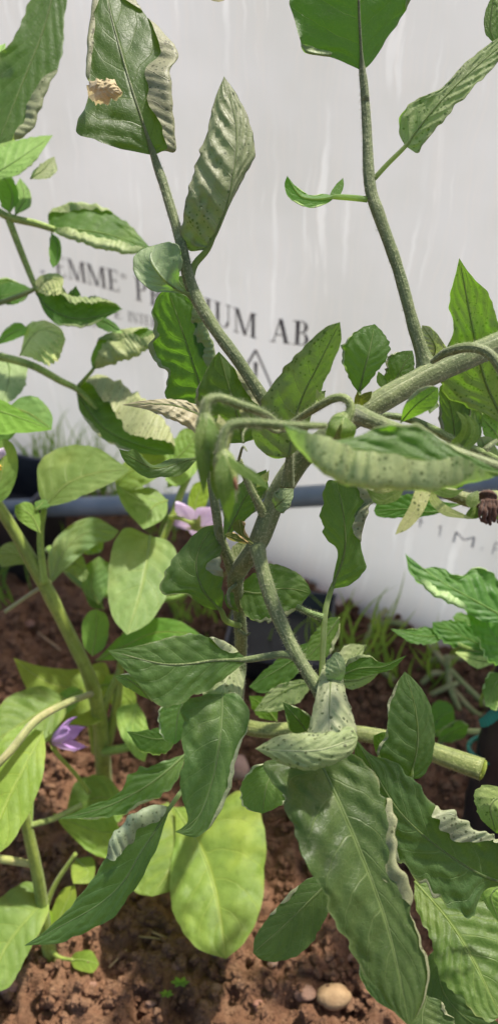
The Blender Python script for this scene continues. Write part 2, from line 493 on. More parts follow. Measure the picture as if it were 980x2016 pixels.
stem_material('tomato_stem', (0.105, 0.140, 0.046), (0.155, 0.19, 0.066), (0.36, 0.37, 0.19))
stem_material('stem_hair', (0.45, 0.47, 0.28), (0.5, 0.52, 0.33), (0.55, 0.55, 0.4), trans=(0.6, 0.65, 0.4))
stem_material('tomato_rib', (0.17, 0.225, 0.085), (0.21, 0.265, 0.105), (0.30, 0.34, 0.17), trans=(0.55, 0.7, 0.22))
stem_material('eggplant_stem', (0.20, 0.27, 0.04), (0.28, 0.34, 0.06), (0.34, 0.40, 0.12), 0.45)
stem_material('eggplant_rib', (0.32, 0.42, 0.10), (0.40, 0.48, 0.14), (0.45, 0.52, 0.2), 0.5, trans=(0.6, 0.7, 0.2))
stem_material('weed_stalk', (0.26, 0.30, 0.10), (0.38, 0.32, 0.15), (0.42, 0.40, 0.22), 0.6)
stem_material('dead_petal', (0.055, 0.025, 0.014), (0.10, 0.045, 0.025), (0.14, 0.08, 0.05), 0.8)
stem_material('bud_tan', (0.26, 0.12, 0.055), (0.20, 0.075, 0.04), (0.5, 0.3, 0.2), 0.6)

def simple_material(name, col_a, col_b, scale, rough, bump=0.3, bdist=0.001, spec=0.4, trans=None):
    B = NB(new_mat(name))
    tc = B.node('ShaderNodeTexCoord').outputs['Object']
    n1 = B.noise(tc, scale, 4); n2 = B.noise(tc, scale * 6, 3)
    col = B.mix(B.ramp(n1, 0.3, 0.7), col_a, col_b)
    oi = B.node('ShaderNodeObjectInfo').outputs['Color']
    col = B.mix(1.0, col, oi, 'MULTIPLY')
    bp = B.node('ShaderNodeBump', {'Strength': bump, 'Distance': bdist, 'Height': B.math('ADD', n1, B.math('MULTIPLY', n2, 0.5))})
    p = B.node('ShaderNodeBsdfPrincipled', {'Base Color': col, 'Roughness': B.ramp(n2, 0.2, 0.8, rough - 0.05, rough + 0.1), 'Specular IOR Level': spec, 'Normal': bp})
    out = p.outputs[0]
    if trans:
        t = B.node('ShaderNodeBsdfTranslucent', {'Color': trans[1]})
        out = B.node('ShaderNodeMixShader', {0: trans[0], 1: out, 2: t.outputs[0]}).outputs[0]
    B.node('ShaderNodeOutputMaterial', {0: out})

simple_material('petal', (0.55, 0.41, 0.62), (0.76, 0.67, 0.80), 120, 0.55, 0.2, 0.0005, 0.3, (0.35, (0.62, 0.46, 0.68)))
simple_material('anther', (0.75, 0.45, 0.04), (0.8, 0.55, 0.08), 200, 0.5)
simple_material('black_plastic', (0.012, 0.012, 0.013), (0.022, 0.021, 0.021), 40, 0.38, 0.25, 0.0006, 0.45)
simple_material('rim_plastic', (0.05, 0.048, 0.055), (0.09, 0.085, 0.095), 60, 0.45, 0.2, 0.0006)
simple_material('pipe_plastic', (0.17, 0.20, 0.22), (0.24, 0.265, 0.28), 25, 0.42, 0.2, 0.0006)
simple_material('green_tie', (0.0, 0.13, 0.085), (0.0, 0.20, 0.13), 90, 0.35, 0.2, 0.0006)
simple_material('stone', (0.24, 0.15, 0.075), (0.34, 0.23, 0.12), 70, 0.8, 0.5, 0.002)
simple_material('stone_pink', (0.38, 0.22, 0.17), (0.46, 0.31, 0.25), 50, 0.85, 0.6, 0.003)
simple_material('straw', (0.38, 0.27, 0.14), (0.28, 0.17, 0.09), 80, 0.8)
simple_material('grass', (0.20, 0.30, 0.05), (0.32, 0.40, 0.09), 20, 0.5, 0.1, 0.0005, 0.4, (0.35, (0.35, 0.55, 0.05)))
simple_material('ink', (0.11, 0.10, 0.095), (0.19, 0.175, 0.165), 90, 0.7, 0.05)
simple_material('ink_pale', (0.30, 0.30, 0.32), (0.40, 0.40, 0.42), 90, 0.7, 0.05)

def soil_material():
    B = NB(new_mat('soil'))
    tc = B.node('ShaderNodeTexCoord').outputs['Object']
    n1 = B.noise(tc, 9, 4); n2 = B.noise(tc, 70, 5, 0.65); n3 = B.noise(tc, 420, 4, 0.7)
    col = B.mix(B.ramp(n1, 0.3, 0.7), (0.165, 0.082, 0.047), (0.245, 0.130, 0.076))
    col = B.mix(B.ramp(n2, 0.42, 0.72), col, (0.30, 0.175, 0.105))
    col = B.mix(B.math('MULTIPLY', B.ramp(n3, 0.5, 0.25), 0.7), col, (0.035, 0.017, 0.010))
    bp = B.node('ShaderNodeBump', {'Strength': 1.0, 'Distance': 0.005, 'Height': B.math('ADD', n2, B.math('MULTIPLY', n3, 0.8))})
    p = B.node('ShaderNodeBsdfPrincipled', {'Base Color': col, 'Roughness': 0.95, 'Specular IOR Level': 0.12, 'Normal': bp})
    B.node('ShaderNodeOutputMaterial', {0: p.outputs[0]})
soil_material()

def film_material():
    B = NB(new_mat('film'))
    uv = B.node('ShaderNodeUVMap').outputs[0]       # metres along the sheet, metres up
    mp = B.node('ShaderNodeMapping', {0: uv, 3: (1, 0.035, 1)}).outputs[0]
    wobm = B.node('ShaderNodeMapping', {0: uv, 3: (1, 1, 1)}).outputs[0]
    wob = B.noise(wobm, 14, 3)
    vec = B.node('ShaderNodeVectorMath', {0: mp, 1: B.node('ShaderNodeCombineXYZ', {0: B.math('MULTIPLY', wob, 0.022)}).outputs[0]}, operation='ADD').outputs[0]
    st = B.noise(vec, 85, 2, 0.5)
    st2 = B.noise(vec, 260, 2, 0.6)
    drip = B.math('MULTIPLY', B.ramp(st, 0.60, 0.67), B.ramp(B.noise(uv, 7, 2), 0.40, 0.62))
    vec2 = B.node('ShaderNodeVectorMath', {0: vec, 1: (3.7, 1.3, 0)}, operation='ADD').outputs[0]
    st3 = B.noise(vec2, 170, 1, 0.4)
    drip = B.math('MAXIMUM', drip, B.math('MULTIPLY', B.ramp(st3, 0.62, 0.67), B.ramp(B.noise(uv, 9, 3), 0.5, 0.65, 0, 0.7)))
    blot = B.noise(uv, 5, 4)
    fine = B.noise(uv, 300, 3)
    col = B.mix(B.ramp(blot, 0.3, 0.7), (0.500, 0.528, 0.506), (0.565, 0.595, 0.59))
    col = B.mix(B.math('MULTIPLY', B.ramp(st2, 0.45, 0.75), 0.22), col, (0.64, 0.61, 0.55))
    col = B.mix(B.math('MULTIPLY', drip, 0.5), col, (0.74, 0.78, 0.765))
    col = B.mix(B.math('MULTIPLY', B.ramp(fine, 0.6, 0.75), 0.25), col, (0.52, 0.50, 0.47))
    bp = B.node('ShaderNodeBump', {'Strength': 0.25, 'Distance': 0.002, 'Height': B.math('ADD', st, B.math('MULTIPLY', fine, 0.2))})
    p = B.node('ShaderNodeBsdfPrincipled', {'Base Color': col, 'Roughness': 0.42, 'Specular IOR Level': 0.35, 'Normal': bp})
    t = B.node('ShaderNodeBsdfTranslucent', {'Color': col})
    mx = B.node('ShaderNodeMixShader', {0: 0.5, 1: p.outputs[0], 2: t.outputs[0]})
    B.node('ShaderNodeOutputMaterial', {0: mx.outputs[0]})
film_material()

# ------------------------------------------------------------------ the soil
def build_soil():
    def axis(lo, hi, step):
        far = [3.0 ** k * 0.12 for k in range(1, 6)]
        return np.array([lo - f for f in far[::-1]] + list(np.arange(lo, hi, step)) + [hi + f for f in far])
    xs = axis(-0.62, 0.52, 0.0034); ys = axis(0.18, 1.34, 0.0034)
    X, Y = np.meshgrid(xs, ys, indexing='xy')
    Z = np.zeros_like(X)
    Z += 0.016 * (noise2(X * 9, Y * 9, 1) - 0.5)
    cl = 1 - np.abs(2 * noise2(X * 38, Y * 38, 2) - 1)
    Z += 0.017 * (cl - 0.5)
    cl2 = np.abs(2 * noise2(X * 85 + 3, Y * 85, 3) - 1)
    Z += 0.012 * (0.5 - cl2)
    Z += 0.006 * (noise2(X * 190, Y * 190, 4) - 0.5)
    far = np.clip((np.maximum(np.abs(X + 0.05) - 0.6, np.abs(Y - 0.76) - 0.62)) / 0.15, 0, 1)
    Z *= (1 - far)
    ny, nx = X.shape
    V = np.stack([X, Y, Z], -1).reshape(-1, 3)
    i, j = np.meshgrid(np.arange(ny - 1), np.arange(nx - 1), indexing='ij')
    a = (i * nx + j).ravel()
    F = np.stack([a, a + 1, a + nx + 1, a + nx], -1)
    o = mesh_obj('soil', V, F, MAT['soil'], origin=np.zeros(3))
    tag(o, kind='structure')
    o['label'] = 'reddish brown crumbly garden soil under the plants'
    def h(x, y):
        ix = np.clip(np.searchsorted(xs, x), 0, nx - 1); iy = np.clip(np.searchsorted(ys, y), 0, ny - 1)
        return Z[iy, ix]
    return h
SOIL_H = build_soil()

def ico():
    g = (1 + 5 ** 0.5) / 2
    v = np.array([(-1, g, 0), (1, g, 0), (-1, -g, 0), (1, -g, 0), (0, -1, g), (0, 1, g), (0, -1, -g), (0, 1, -g), (g, 0, -1), (g, 0, 1), (-g, 0, -1), (-g, 0, 1)], float)
    v /= np.linalg.norm(v[0])
    f = [(0, 11, 5), (0, 5, 1), (0, 1, 7), (0, 7, 10), (0, 10, 11), (1, 5, 9), (5, 11, 4), (11, 10, 2), (10, 7, 6), (7, 1, 8), (3, 9, 4), (3, 4, 2), (3, 2, 6), (3, 6, 8), (3, 8, 9), (4, 9, 5), (2, 4, 11), (6, 2, 10), (8, 6, 7), (9, 8, 1)]
    return v, f
def subdiv(v, f):
    v = list(map(tuple, v)); cache = {}; out = []
    def m(a, b):
        k = (min(a, b), max(a, b))
        if k not in cache:
            p = (np.array(v[a]) + np.array(v[b])); p /= np.linalg.norm(p)
            cache[k] = len(v); v.append(tuple(p))
        return cache[k]
    for a, b, c in f:
        x, y, z = m(a, b), m(b, c), m(c, a)
        out += [(a, x, z), (b, y, x), (c, z, y), (x, y, z)]
    return np.array(v), out
I0 = ico(); I1 = subdiv(*I0); I2 = subdiv(*I1)

def build_crumbs():
    V = []; F = []; base = 0
    bv, bf = I1; bf = np.array(bf)
    for k in range(15000):
        if k % 4: x = RNG.uniform(-0.30, 0.28); y = RNG.uniform(0.24, 0.72)
        else: x = RNG.uniform(-0.52, 0.42); y = RNG.uniform(0.22, 1.12)
        r = 0.0011 + 0.0042 * RNG.random() ** 2.6
        p = bv * (r * RNG.uniform(0.6, 1.15, 3)) * (1 + RNG.uniform(-0.34, 0.30, (len(bv), 1)))
        a = RNG.uniform(0, 6.28); c, s = math.cos(a), math.sin(a)
        p = np.stack([p[:, 0] * c - p[:, 1] * s, p[:, 0] * s + p[:, 1] * c, p[:, 2]], -1)
        V.append(p + (x, y, SOIL_H(x, y) + r * 0.35)); F.append(bf + base); base += len(bv)
    o = mesh_obj('soil_crumbs', np.vstack(V), np.vstack(F), MAT['soil'], origin=np.zeros(3), smooth=False)
    tag(o, 'loose red brown crumbs of soil lying over the bed', 'soil', kind='stuff')
build_crumbs()

# ------------------------------------------------------------------ the plastic sheet behind the bed
A0 = G(60, 900)[:2]; A1 = G(980, 1290)[:2]
WD = (A1 - A0) / np.linalg.norm(A1 - A0)                 # along the sheet, to the right
WN = np.array([WD[1], -WD[0]])                            # towards the bed
if WN[1] > 0: WN = -WN

def film_pt(a, z, off=0.0):
    a = np.asarray(a, float); z = np.asarray(z, float)
    o = off + 0.010 * (noise2(a * 4.0, z * 2.2, 21) - 0.5) + 0.005 * (noise2(a * 11, z * 5, 22) - 0.5)
    fold = np.clip(-a - 0.015, 0, None)
    o = o - 2.2 * fold ** 1.5 * (a < 0) * 0.8 + 0.012 * np.exp(-((a + 0.035) / 0.012) ** 2) * np.clip(1 - z, 0, 1)
    o = o + 0.02 * np.exp(-z / 0.03)
    return np.stack([A0[0] + WD[0] * a + WN[0] * o, A0[1] + WD[1] * a + WN[1] * o, z], -1)

def wall_hit(px, py):
    d1 = W(px, py, 1.0) - np.array([0, 0, CAM_H])
    k = ((A0[0]) * WN[0] + (A0[1]) * WN[1]) / (d1[0] * WN[0] + d1[1] * WN[1])
    p = np.array([0, 0, CAM_H]) + d1 * k
    return (p[:2] - A0) @ WD, p[2]

def build_film():
    a = np.concatenate([np.linspace(-1.0, -0.2, 24, endpoint=False), np.linspace(-0.2, 1.0, 240, endpoint=False), np.linspace(1.0, 2.6, 40)])
    z = np.linspace(-0.02, 0.67, 110)
    Aa, Zz = np.meshgrid(a, z, indexing='xy')
    P = film_pt(Aa, Zz).reshape(-1, 3)
    n = len(a); i, j = np.meshgrid(np.arange(len(z) - 1), np.arange(n - 1), indexing='ij')
    k = (i * n + j).ravel()
    F = np.stack([k, k + 1, k + n + 1, k + n], -1)
    o = mesh_obj('plastic_sheet', P, F, MAT['film'], origin=film_pt(0.0, 0.0), uv=np.stack([Aa.ravel(), Zz.ravel()], -1))
    return tag(o, 'white translucent plastic film wall with printed lettering and drip streaks', 'plastic sheet')
FILM = build_film()

# serif capitals as strokes (quads) in a cap-height-1 box; returns (advance, quads)
def bar(x0, y0, x1, y1): return [(x0, y0), (x1, y0), (x1, y1), (x0, y1)]
def seg(x0, y0, x1, y1, w): return [(x0 - w / 2, y0), (x0 + w / 2, y0), (x1 + w / 2, y1), (x1 - w / 2, y1)]
def arcq(cx, cy, rx, ry, a0, a1, w_in, n=8):
    q = []
    for k in range(n):
        t0 = math.radians(a0 + (a1 - a0) * k / n); t1 = math.radians(a0 + (a1 - a0) * (k + 1) / n)
        def pt(t, r):
            w = w_in * (0.35 + 0.65 * abs(math.cos(t)))
            return (cx + (rx - (w if r else 0)) * math.cos(t), cy + (ry - (w * 0.6 if r else 0)) * math.sin(t))
        q.append([pt(t0, 1), pt(t0, 0), pt(t1, 0), pt(t1, 1)])
    return q
T, t_ = 0.15, 0.05
def serif(x, y, w=0.26): return bar(x - w / 2, y, x + w / 2, y + 0.045)
GL = {
 'E': (0.74, [bar(.14, 0, .14 + T, 1), bar(.04, 0, .62, .05), bar(.04, .95, .60, 1), bar(.29, .48, .50, .53), bar(.585, .05, .62, .24), bar(.57, .78, .60, .95), bar(.475, .40, .505, .61)]),
 'M': (1.06, [bar(.12, 0, .12 + t_, 1), bar(.80, 0, .80 + T, 1), seg(.19, 1, .53, 0, .15), seg(.53, 0, .82, 1, .055), serif(.14, 0, .24), serif(.875, 0, .28), serif(.12, .955, .20), serif(.90, .955, .24)]),
 'P': (0.70, [bar(.14, 0, .14 + T, 1), serif(.215, 0, .3), bar(.04, .955, .40, 1), bar(.29, .46, .40, .505)] + arcq(.38, .73, .25, .27, -90, 90, .14)),
 'R': (0.80, [bar(.14, 0, .14 + T, 1), serif(.215, 0, .3), bar(.04, .955, .40, 1), bar(.29, .48, .40, .525), seg(.40, .5, .68, 0, .15), serif(.70, 0, .18)] + arcq(.37, .74, .24, .26, -90, 90, .14)),
 'I': (0.42, [bar(.14, 0, .14 + T, 1), serif(.215, 0, .3), serif(.215, .955, .3)]),
 'U': (0.90, [bar(.14, .3, .14 + T, 1), bar(.68, .3, .68 + t_, 1), serif(.215, .955, .3), serif(.70, .955, .24)] + arcq(.435, .3, .295, .3, 180, 360, .13)),
 'A': (0.88, [seg(.16, 0, .43, 1, .055), seg(.68, 0, .44, 1, .16), bar(.25, .31, .60, .36), serif(.14, 0, .24), serif(.70, 0, .28)]),
 'B': (0.76, [bar(.14, 0, .14 + T, 1), bar(.04, 0, .38, .045), bar(.04, .955, .36, 1), bar(.29, .50, .38, .545)] + arcq(.36, .76, .24, .24, -90, 90, .14) + arcq(.37, .265, .28, .265, -90, 90, .14)),
 'N': (0.92, [bar(.12, 0, .12 + t_, 1), bar(.72, 0, .72 + t_, 1), seg(.19, 1, .72, 0, .15), serif(.14, 0, .24), serif(.12, .955, .2), serif(.745, .955, .24)]),
 'T': (0.76, [bar(.30, 0, .30 + T, 1), bar(.05, .955, .70, 1), bar(.05, .76, .085, .955), bar(.665, .76, .70, .955), serif(.375, 0, .3)]),
 '.': (0.30, [bar(.08, 0, .2, .12)]),
}
GL['®'] = (0.34, [q for q in arcq(.15, .82, .14, .14, 0, 360, .04, 12)] + [bar(.10, .75, .13, .89), bar(.13, .86, .19, .89), bar(.13, .80, .19, .83), bar(.175, .83, .2, .86)])
# plain thin marks of the lower line
def stroke(x0, y0, x1, y1, w):
    dx, dy = x1 - x0, y1 - y0; L = math.hypot(dx, dy); nx, ny = -dy / L * w / 2, dx / L * w / 2
    return [(x0 + nx, y0 + ny), (x0 - nx, y0 - ny), (x1 - nx, y1 - ny), (x1 + nx, y1 + ny)]
HW = {
 't': [stroke(.3, 0, .3, 1, .1), stroke(.05, .6, .55, .55, .09)],
 '1': [stroke(.35, 0, .35, 1, .12), stroke(.35, .95, .12, .8, .1)],
 'M': [stroke(.05, 0, .1, 1, .1), stroke(.1, 1, .55, .45, .1), stroke(.55, .45, 1.05, .95, .1), stroke(1.05, .95, 1.05, 0, .11)],
 ',': [stroke(.2, .28, .05, .0, .08)],
 'F': [stroke(.1, 0, .15, 1, .1), stroke(.15, 1, .6, .95, .09), stroke(.12, .5, .5, .5, .09)],
}
CNT = [0]
def lettering(quads, a0, z0, sx, sz, mat, slant=0.0, kind='letter'):
    """quads in unit box -> a thin printed mesh lying just proud of the film"""
    V = []; F = []
    for q in quads:
        CNT[0] += 1
        off = 0.0022 + 0.00004 * (CNT[0] % 9)
        # subdivide tall strokes so that they follow the film
        m = 4
        (x0, y0), (x1, y1), (x2, y2), (x3, y3) = q
        b = len(V)
        for k in range(m + 1):
            f = k / m
            for (xa, ya, xb, yb) in ((x0, y0, x3, y3), (x1, y1, x2, y2)):
                x = xa + (xb - xa) * f; y = ya + (yb - ya) * f
                a = a0 + x * sx; z = z0 + y * sz + slant * x * sx
                V.append(film_pt(a, z, off))
        for k in range(m):
            F.append((b + 2 * k, b + 2 * k + 1, b + 2 * k + 3, b + 2 * k + 2))
    return mesh_obj(kind, V, F, mat, FILM, smooth=False)

def word(txt, p0, p1, cap_px, mat):
    a0, z0 = wall_hit(*p0); a1, z1 = wall_hit(*p1)
    w = sum(GL[c][0] for c in txt)
    sx = (a1 - a0) / w
    dep = (np.array([*(A0 + WD * a0), z0]) - np.array([0, 0, CAM_H])) @ np.array([0, CP, -SP])
    sz = cap_px * dep / FPX / 0.93
    sl = (z1 - z0) / (a1 - a0)
    x = 0
    for c in txt:
        lettering([[(px + x, py) for px, py in q] for q in GL[c][1]], a0, z0, sx, sz, mat, sl)
        x += GL[c][0]
word('.', (78, 535), (95, 540), 40, MAT['ink_pale'])
word('EMME®', (110, 541), (252, 581), 37, MAT['ink'])
word('PREMIUM', (264, 590), (507, 668), 43, MAT['ink'])
word('AB', (530, 672), (612, 683), 45, MAT['ink'])
word('E', (224, 625), (243, 630), 19, MAT['ink'])
word('INTERN', (252, 632), (325, 650), 19, MAT['ink'])
word('EN', (168, 640), (192, 646), 10, MAT['ink'])
def hw(c, p0, p1, hpx):
    a0, z0 = wall_hit(*p0); a1, z1 = wall_hit(*p1)
    dep = (np.array([*(A0 + WD * a0), z0]) - np.array([0, 0, CAM_H])) @ np.array([0, CP, -SP])
    lettering(HW[c], a0, z0, a1 - a0, hpx * dep / FPX / 0.9, MAT['ink_pale'], (z1 - z0) / (a1 - a0))
hw('t', (820, 1033), (846, 1040), 22); hw('1', (860, 1050), (880, 1056), 23); hw('M', (893, 1063), (930, 1073), 24)
hw(',', (948, 1078), (966, 1082), 24); hw('F', (968, 1086), (990, 1094), 26)
# warning triangle
ta, tz = wall_hit(462, 760); tb, _ = wall_hit(546, 768); _, tt = wall_hit(503, 686)
tw, th = tb - ta, (tt - tz) * 0.97
tri = [(0, 0), (1, 0), (.5, 1)]
lettering([stroke(0, 0, 1, 0, .04), stroke(1, 0, .5, 1, .05), stroke(.5, 1, 0, 0, .05)], ta, tz, tw, th, MAT['ink'], 0.0, 'warning_triangle')
lettering([[(.475, .36), (.525, .36), (.55, .72), (.45, .72)], bar(.465, .2, .535, .28)], ta, tz, tw, th, MAT['ink'], 0.0, 'exclamation_mark')

# ------------------------------------------------------------------ grey pipe, pots
def w_tube(name, parent, P, R, mat, sides=14, origin=None):
    V, F, UV = tube_geo(P, R, sides)
    return mesh_obj(name, V, F, mat, parent, origin=P[0] if origin is None else origin, uv=UV)
p0 = W(-70, 1003, 1.05); p1 = W(1080, 946, 0.765)
pp = np.array([p0 + (p1 - p0) * k / 30 for k in range(31)])
pp[:, 2] -= 0.006 * np.sin(np.linspace(0, math.pi, 31))
PIPE = thing('grey_pipe', (p0[0], p0[1], 0), 'straight grey plastic pipe running low along the white film', 'pipe')
w_tube('pipe', PIPE, pp, [0.0125] * 31, MAT['pipe_plastic'])
for e in (pp[0], pp[-1]):
    w_tube('support_post', PIPE, np.array([(e[0], e[1] + 0.016, z) for z in np.linspace(-0.03, e[2] + 0.03, 6)]), [0.008] * 6, MAT['pipe_plastic'])

def square_pot(c, half, h, rot, label, soil=True):
    P = thing('plant_pot', (c[0], c[1], 0), label, 'plant pot')
    def ring(s, z, rr=0.18):
        out = []
        for k in range(4):
            for q in (-1, 0, 1):
                a = math.radians(45 + 90 * k + q * 28)
                r = s * math.sqrt(2) * (1 - rr * 0.55 * (q != 0))
                x, y = r * math.cos(a), r * math.sin(a)
                x = max(-s, min(s, x)); y = max(-s, min(s, y))
                out.append((x * math.cos(rot) - y * math.sin(rot) + c[0], x * math.sin(rot) + y * math.cos(rot) + c[1], z))
        return out
    def loft(name, prof, mat, par):
        V = []; F = []
        for s, z in prof: V += ring(s, z)
        for i in range(len(prof) - 1):
            for k in range(12):
                F.append((i * 12 + k, i * 12 + (k + 1) % 12, (i + 1) * 12 + (k + 1) % 12, (i + 1) * 12 + k))
        F.append(tuple(range(12))[::-1])
        F.append(tuple((len(prof) - 1) * 12 + k for k in range(12)))
        return mesh_obj(name, V, F, mat, par, smooth=False)
    loft('pot_body', [(half * .76, -0.005), (half * .985, h - 0.003), (half * .96, h - 0.003), (half * .75, h * 0.55)], MAT['black_plastic'], P)
    # rim as an open frame
    V = []; F = []
    prof = [(half * .975, h - 0.007), (half * 1.03, h - 0.007), (half * 1.035, h), (half * .985, h)]
    for s, z in prof: V += ring(s, z)
    for i in range(4):
        for k in range(12):
            F.append((i * 12 + k, i * 12 + (k + 1) % 12, ((i + 1) % 4) * 12 + (k + 1) % 12, ((i + 1) % 4) * 12 + k))
    mesh_obj('pot_rim', V, F, MAT['rim_plastic'], P, smooth=False)
    return P
rw = math.atan2(WD[1], WD[0])
cpot = G(552, 1290)
square_pot((cpot[0], cpot[1]), 0.056, 0.052, rw + 0.45, 'empty black square pot behind the forked tomato stem')
lpot = W(10, 985, 1.00)
square_pot((lpot[0], lpot[1]), 0.062, 0.12, rw + 0.25, 'tall black square pot beside the thick yellow-green eggplant stem')

# black leaning stake with green ties
sk = [(1024, 1300, .58), (975, 1460, .62), (925, 1680, .665), (905, 1790, .69)]
sp = np.array([W(*p) for p in sk])
d = sp[-1] - sp[0]; d /= np.linalg.norm(d)
foot = sp[0] + d * ((sp[0][2] + 0.03) / -d[2])
STAKE = thing('stake', (foot[0], foot[1], 0), 'thick black leaning stake with green ties beside the cut tomato stem', 'stake')
line = np.array([sp[0] - d * 0.10 + (foot - sp[0] + d * 0.10) * k / 24 for k in range(25)])
w_tube('pole', STAKE, line, [0.0165 + 0.0012 * math.sin(k * 1.7) for k in range(25)], MAT['black_plastic'], 16)
w_tube('pole_cap', STAKE, np.array([line[0] - d * 0.012, line[0] - d * 0.006, line[0] + d * 0.004]), [0.012, 0.018, 0.018], MAT['black_plastic'], 16)

def stake_at(y):
    ys = [p[1] for p in sk]
    return np.interp(y, ys, [p[0] for p in sk]), np.interp(y, ys, [p[2] for p in sk])
def ring_tie(y, label, tail):
    x, dd = stake_at(y)
    c = W(x, y, dd)
    P = thing('plant_tie', c, label, 'plant tie', 'green plastic ties on the black stake')
    u = np.cross(d, (0, 0, 1.0)); u /= np.linalg.norm(u); v = np.cross(d, u)
    path = np.array([c + 0.0195 * (math.cos(a) * u + math.sin(a) * v) + d * 0.004 * math.sin(a + 1) for a in np.linspace(0, 2 * math.pi, 33)])
    w_tube('loop', P, path, [0.0021] * 33, MAT['green_tie'], 8, origin=c)
    V = []; F = []
    s = spline(tail, 26)
    for i, (tx, ty, td, tw_) in enumerate(s):
        t0 = s[min(i + 1, 25)] - s[max(i - 1, 0)]
        L = math.hypot(t0[0], t0[1]) + 1e-9; nx, ny = -t0[1] / L, t0[0] / L
        w = tw_ * (1 + 0.22 * (i % 2))
        V += [W(tx + nx * w, ty + ny * w, td), W(tx - nx * w, ty - ny * w, td + 0.002), W(tx - nx * w, ty - ny * w, td + 0.0035), W(tx + nx * w, ty + ny * w, td + 0.0015)]
    for i in range(25):
        for k in range(4):
            F.append((4 * i + k, 4 * i + (k + 1) % 4, 4 * i + 4 + (k + 1) % 4, 4 * i + 4 + k))
    F += [(3, 2, 1, 0), (100, 101, 102, 103)]
    mesh_obj('toothed_strap', V, F, MAT['green_tie'], P, smooth=False)
ring_tie(1475, 'green plastic tie looped on the stake above the cut stem end', [(1005, 1380, .585, 11), (975, 1405, .585, 11), (955, 1420, .585, 10), (943, 1424, .585, 7)])
ring_tie(1712, 'green plastic tie low on the stake beside the drooping dark leaf', [(985, 1775, .60, 9), (960, 1768, .60, 9), (942, 1752, .61, 8), (930, 1735, .63, 6)])

# ------------------------------------------------------------------ stones and litter on the soil
def stone(px, py, wpx, hpx, mat, label, group=None, col=(1, 1, 1), seed=1, lump=1.0):
    d0 = ground_d(py); c = G(px, py)
    rs = np.random.default_rng(seed)
    bv, bf = I2
    rx = wpx / 2 * d0 / FPX; rz = hpx / 2 * d0 / FPX
    n = 1 + 0.16 * lump * np.sin(bv @ rs.normal(0, 2.2, 3) + rs.uniform(0, 6))[:, None] + 0.06 * lump * np.sin(bv @ rs.normal(0, 5, 3))[:, None]
    p = bv * n * (rx, rz * 1.05, rz * 0.8)
    z = SOIL_H(c[0], c[1])
    o = mesh_obj('stone', p + (c[0], c[1], z + rz * 0.35), bf, mat, origin=np.array([c[0], c[1], z]))
    o.color = (*col, 1)
    tag(o, label, 'stone', group)
stone(655, 1972, 68, 46, MAT['stone'], 'smooth oval tan pebble on the bare soil', seed=3, lump=.3)
stone(470, 1515, 46, 66, MAT['stone_pink'], 'pinkish stone behind the long hanging tomato leaf', seed=5)
stone(425, 1950, 24, 18, MAT['stone_pink'], 'small reddish stone on the bare soil', 'small reddish stones scattered on the bare soil', (.55, .52, .45), 7)
stone(600, 1962, 40, 30, MAT['stone_pink'], 'rounded reddish stone right beside the tan pebble', None, (.55, .52, .45), 9)
stone(20, 1950, 44, 36, MAT['stone_pink'], 'larger reddish clod-like stone under the lowest eggplant leaf', None, (.6, .5, .45), 13)
for (x, y, w, h, s) in ((345, 1912, 26, 20, 8), (575, 1880, 26, 20, 10), (300, 1985, 22, 16, 11), (180, 1950, 24, 20, 12),
                        (510, 1985, 24, 18, 14), (430, 1880, 30, 22, 16), (60, 1230, 22, 15, 18), (160, 1130, 18, 12, 19), (535, 1905, 20, 15, 20), (690, 1890, 22, 15, 21)):
    stone(x, y, w, h, MAT['stone_pink'], 'small reddish stone on the bare soil', 'small reddish stones scattered on the bare soil', (.50 + .03 * (s % 5), .50, .44), s)
def twig(pts, r, label, group):
    o = tube('twig', None, [(x, y, ground_d(y) * k, r) for x, y, k in pts], MAT['straw'], sides=6)
    tag(o, label, 'twig', group)
twig([(150, 1835, .99), (235, 1840, .985), (330, 1850, .985)], 2.0, 'thin pale dry stalk lying on the soil below the drooping leaf', None)
for q, lb in (([(75, 1245, .99), (120, 1280, .985)], 'short straw bit on the soil beside the leaning eggplant stem'), ([(215, 1905, .985), (250, 1870, .98)], 'short straw bit on the soil beside the small round eggplant leaf'),
              ([(470, 1795, .985), (510, 1750, .98)], 'short straw bit on the soil behind the big yellow-green leaf'), ([(300, 1835, .98), (360, 1860, .985)], 'short straw bit at the end of the thin dry stalk')):
    twig(q, 2.2, lb, 'straw bits lying on the soil')

